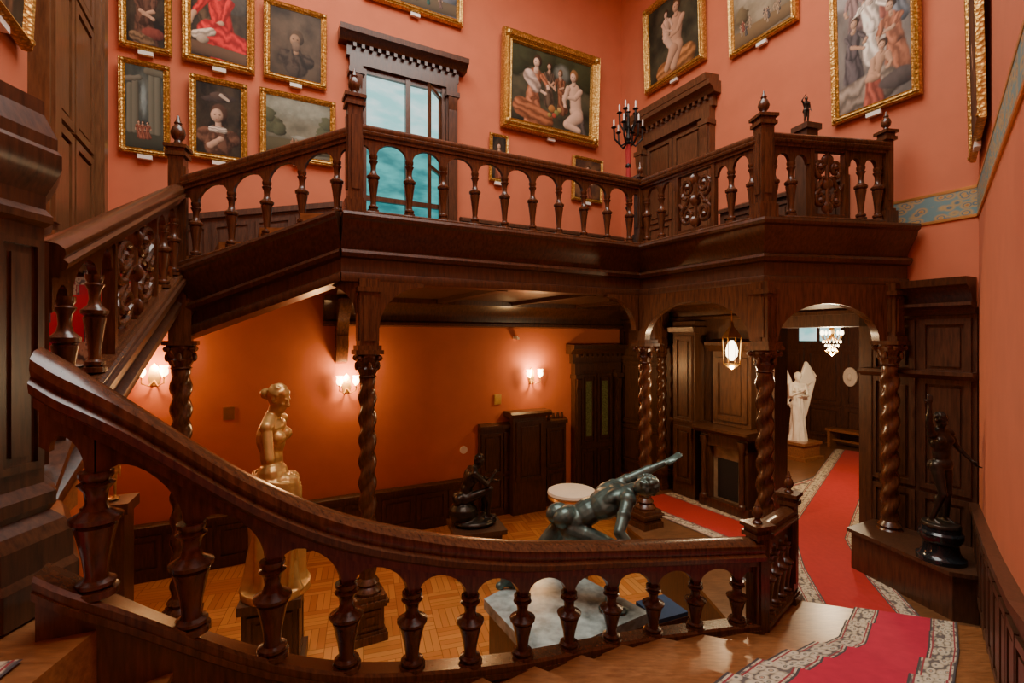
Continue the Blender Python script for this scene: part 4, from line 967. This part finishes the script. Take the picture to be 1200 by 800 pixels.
# seated bronze
g=empty('seated_bronze_statue')
J=stand(pel=V(0,0,.12),chest=V(0,.12,.42),neck=V(0,.2,.60),head=V(0,.28,.72),shR=V(.18,.17,.55),shL=V(-.18,.17,.55),elR=V(.2,.38,.36),elL=V(-.2,.38,.36),wrR=V(.05,.52,.46),wrL=V(-.05,.54,.36),hipR=V(.09,.02,.10),hipL=V(-.09,.02,.10),knR=V(.14,.44,.26),knL=V(-.12,.45,.12),anR=V(.12,.42,-.18),anL=V(-.10,.36,-.30))
m=MB(); human(m,J,V(0,1,-.4),1); m.ell(V(0,.0,-.14),.26,.26,.2); m.ell(V(0,.2,-.3),.34,.4,.1)
figobj(m,'figure',BRONZE_D,g,.011,place(-.68,6.75,-2.29,-pi/2+.3,.80))
m=MB(); m.box(-.5,6.75,ZL,-2.63,.6,.55,.3); m.box(-.5,6.75,-2.63,-2.57,.72,.65,.3); m.obj('pedestal',W_PANEL,g)
# statuette
g=empty('bronze_statuette')
J=stand(elR=V(.30,.05,1.66),wrR=V(.32,.08,1.93),elL=V(-.34,-.02,1.22),wrL=V(-.42,.14,1.02),head=V(.03,.03,1.66),knR=V(.12,.12,.52),anR=V(.12,-.04,.08),pel=V(-.03,0,.96))
m=MB(); human(m,J,V(.3,1,.25),1,curl=.7); m.lathe(0,0,-.03,[(.26,0),(.24,.06)],20); m.cap(V(-.16,-.1,0),V(-.14,-.05,.75),.06,.05)
zb_=zp_
figobj(m,'figure',BRONZE_D,g,.0085,place(4.32,4.90,zb_+.36,pi+.2,.63))
m=MB(); m.lathe(4.32,4.90,zb_,[(.20,0),(.20,.04),(.17,.06),(.15,.10),(.14,.17),(.16,.20),(.18,.24),(.18,.28),(.16,.30),(.155,.345)],32); m.obj('round_base',BLACKM,g)
# cherub
g=empty('cherub_statue'); m=MB(); J=stand(head=V(0,.02,1.72),elR=V(.26,.1,1.2),wrR=V(.1,.25,1.3)); human(m,J,FWD,1.15)
m.lathe(0,0,-.05,[(.25,0),(.25,.07)],16)
figobj(m,'figure',PLASTER,g,.009,place(-4.08,4.95,-1.62,pi+.6,.27))
m=MB(); m.box(-4.08,4.95,ZL,-3.0,.42,.42,.4); m.box(-4.08,4.95,-3.0,-1.75,.30,.30,.4); m.box(-4.08,4.95,-1.75,-1.64,.38,.38,.4); m.obj('pedestal',W_PANEL,g)
g=empty('gallery_figurine'); m=MB(); J=stand(elR=V(.35,.1,1.5),wrR=V(.2,.2,1.75)); human(m,J,FWD,1.1); m.lathe(0,0,-.05,[(.3,0),(.25,.08)],16)
figobj(m,'figure',BRONZE_D,g,.007,place(3.72,6.15,2.70,pi,.20))
m=MB(); m.box(3.72,6.15,ZG,1.42,.28,.28,.3); m.box(3.72,6.15,1.42,2.62,.18,.18,.3); m.box(3.72,6.15,2.62,2.69,.24,.24,.3); m.obj('pedestal',W_PANEL,g)
# drum table
m=MB(); m.lathe(.76,6.2,ZL,[(.20,0),(.22,.05),(.20,.1),(.24,.5),(.26,.9),(.27,1.15),(.29,1.17),(.29,1.22)],28,lambda a,h:1)
m.mi=1; m.lathe(.76,6.2,-1.98,[(.30,0),(.31,.02),(.30,.05),(.28,.06),(.02,.062)],32); m.mi=2; m.lathe(.76,6.2,-2.03,[(.295,0),(.305,.02),(.295,.045)],32); m.obj('drum_table',[W_PANEL,CREAM,BRASS])
# stool
m=MB(); cx,cy,zs=1.52,4.95,-2.76
m.box(cx,cy,zs-.05,zs,.38,.38,.4)
for sx in (-1,1):
    for sy in (-1,1):
        c,q=math.cos(.4),math.sin(.4); x=cx+(sx*c-sy*q)*.16; y=cy+(sx*q+sy*c)*.16; m.box(x,y,ZL,zs-.05,.04,.04,.4)
m.mi=1; m.box(cx,cy,zs,zs+.04,.36,.36,.4); m.obj('upholstered_stool',[W_DARK,BLUE])
p=FF.pt(3.3,.35,0); ang=math.atan2(FF.d.y,FF.d.x)
m=MB(); m.box(p.x,p.y,-2.30,-2.24,.9,.36,ang)
for sx in (-.38,.38): m.box(p.x+FF.d.x*sx,p.y+FF.d.y*sx,ZH,-2.30,.06,.32,ang)
m.box(p.x,p.y,-2.55,-2.50,.72,.05,ang); m.obj('wooden_bench',W_MID)
m=MB(); m.fface(FF,[(3.2+.16*math.cos(i*pi/10),-.95+.24*math.sin(i*pi/10)) for i in range(20)],.05,.09); q=FF.pt(3.2,.09,-.95); m.ell(q,.07,.05,.10,seg=12); m.obj('marble_medallion',MARBLE_W)
# ---------------------------------------------------------------- camera & light
for o in TOPS: o.location.z+=ZO
cam=bpy.data.cameras.new('camera'); cam.sensor_width=36; cam.lens=17.1; cam.shift_y=-.0025; cam.clip_start=.05
co=bpy.data.objects.new('camera',cam); co.location=(0,0,ZO); co.rotation_euler=(pi/2,0,0); bpy.context.scene.collection.objects.link(co); bpy.context.scene.camera=co
def area(name,loc,sx,sy,e,col,rot=(0,0,0)):
    l=bpy.data.lights.new(name,'AREA'); l.shape='RECTANGLE'; l.size=sx; l.size_y=sy; l.energy=e; l.color=col
    o=bpy.data.objects.new(name,l); o.location=loc; o.rotation_euler=rot; bpy.context.scene.collection.objects.link(o)
area('added_overhead_light',(0,4,ZC+ZO-.02),5.8,4.8,640,(1,.94,.85))  # added area lamp below the glazing, lights the room from above
w=bpy.data.worlds.new('world'); bpy.context.scene.world=w; w.use_nodes=True
w.node_tree.nodes['Background'].inputs[0].default_value=(1,.9,.8,1); w.node_tree.nodes['Background'].inputs[1].default_value=.3
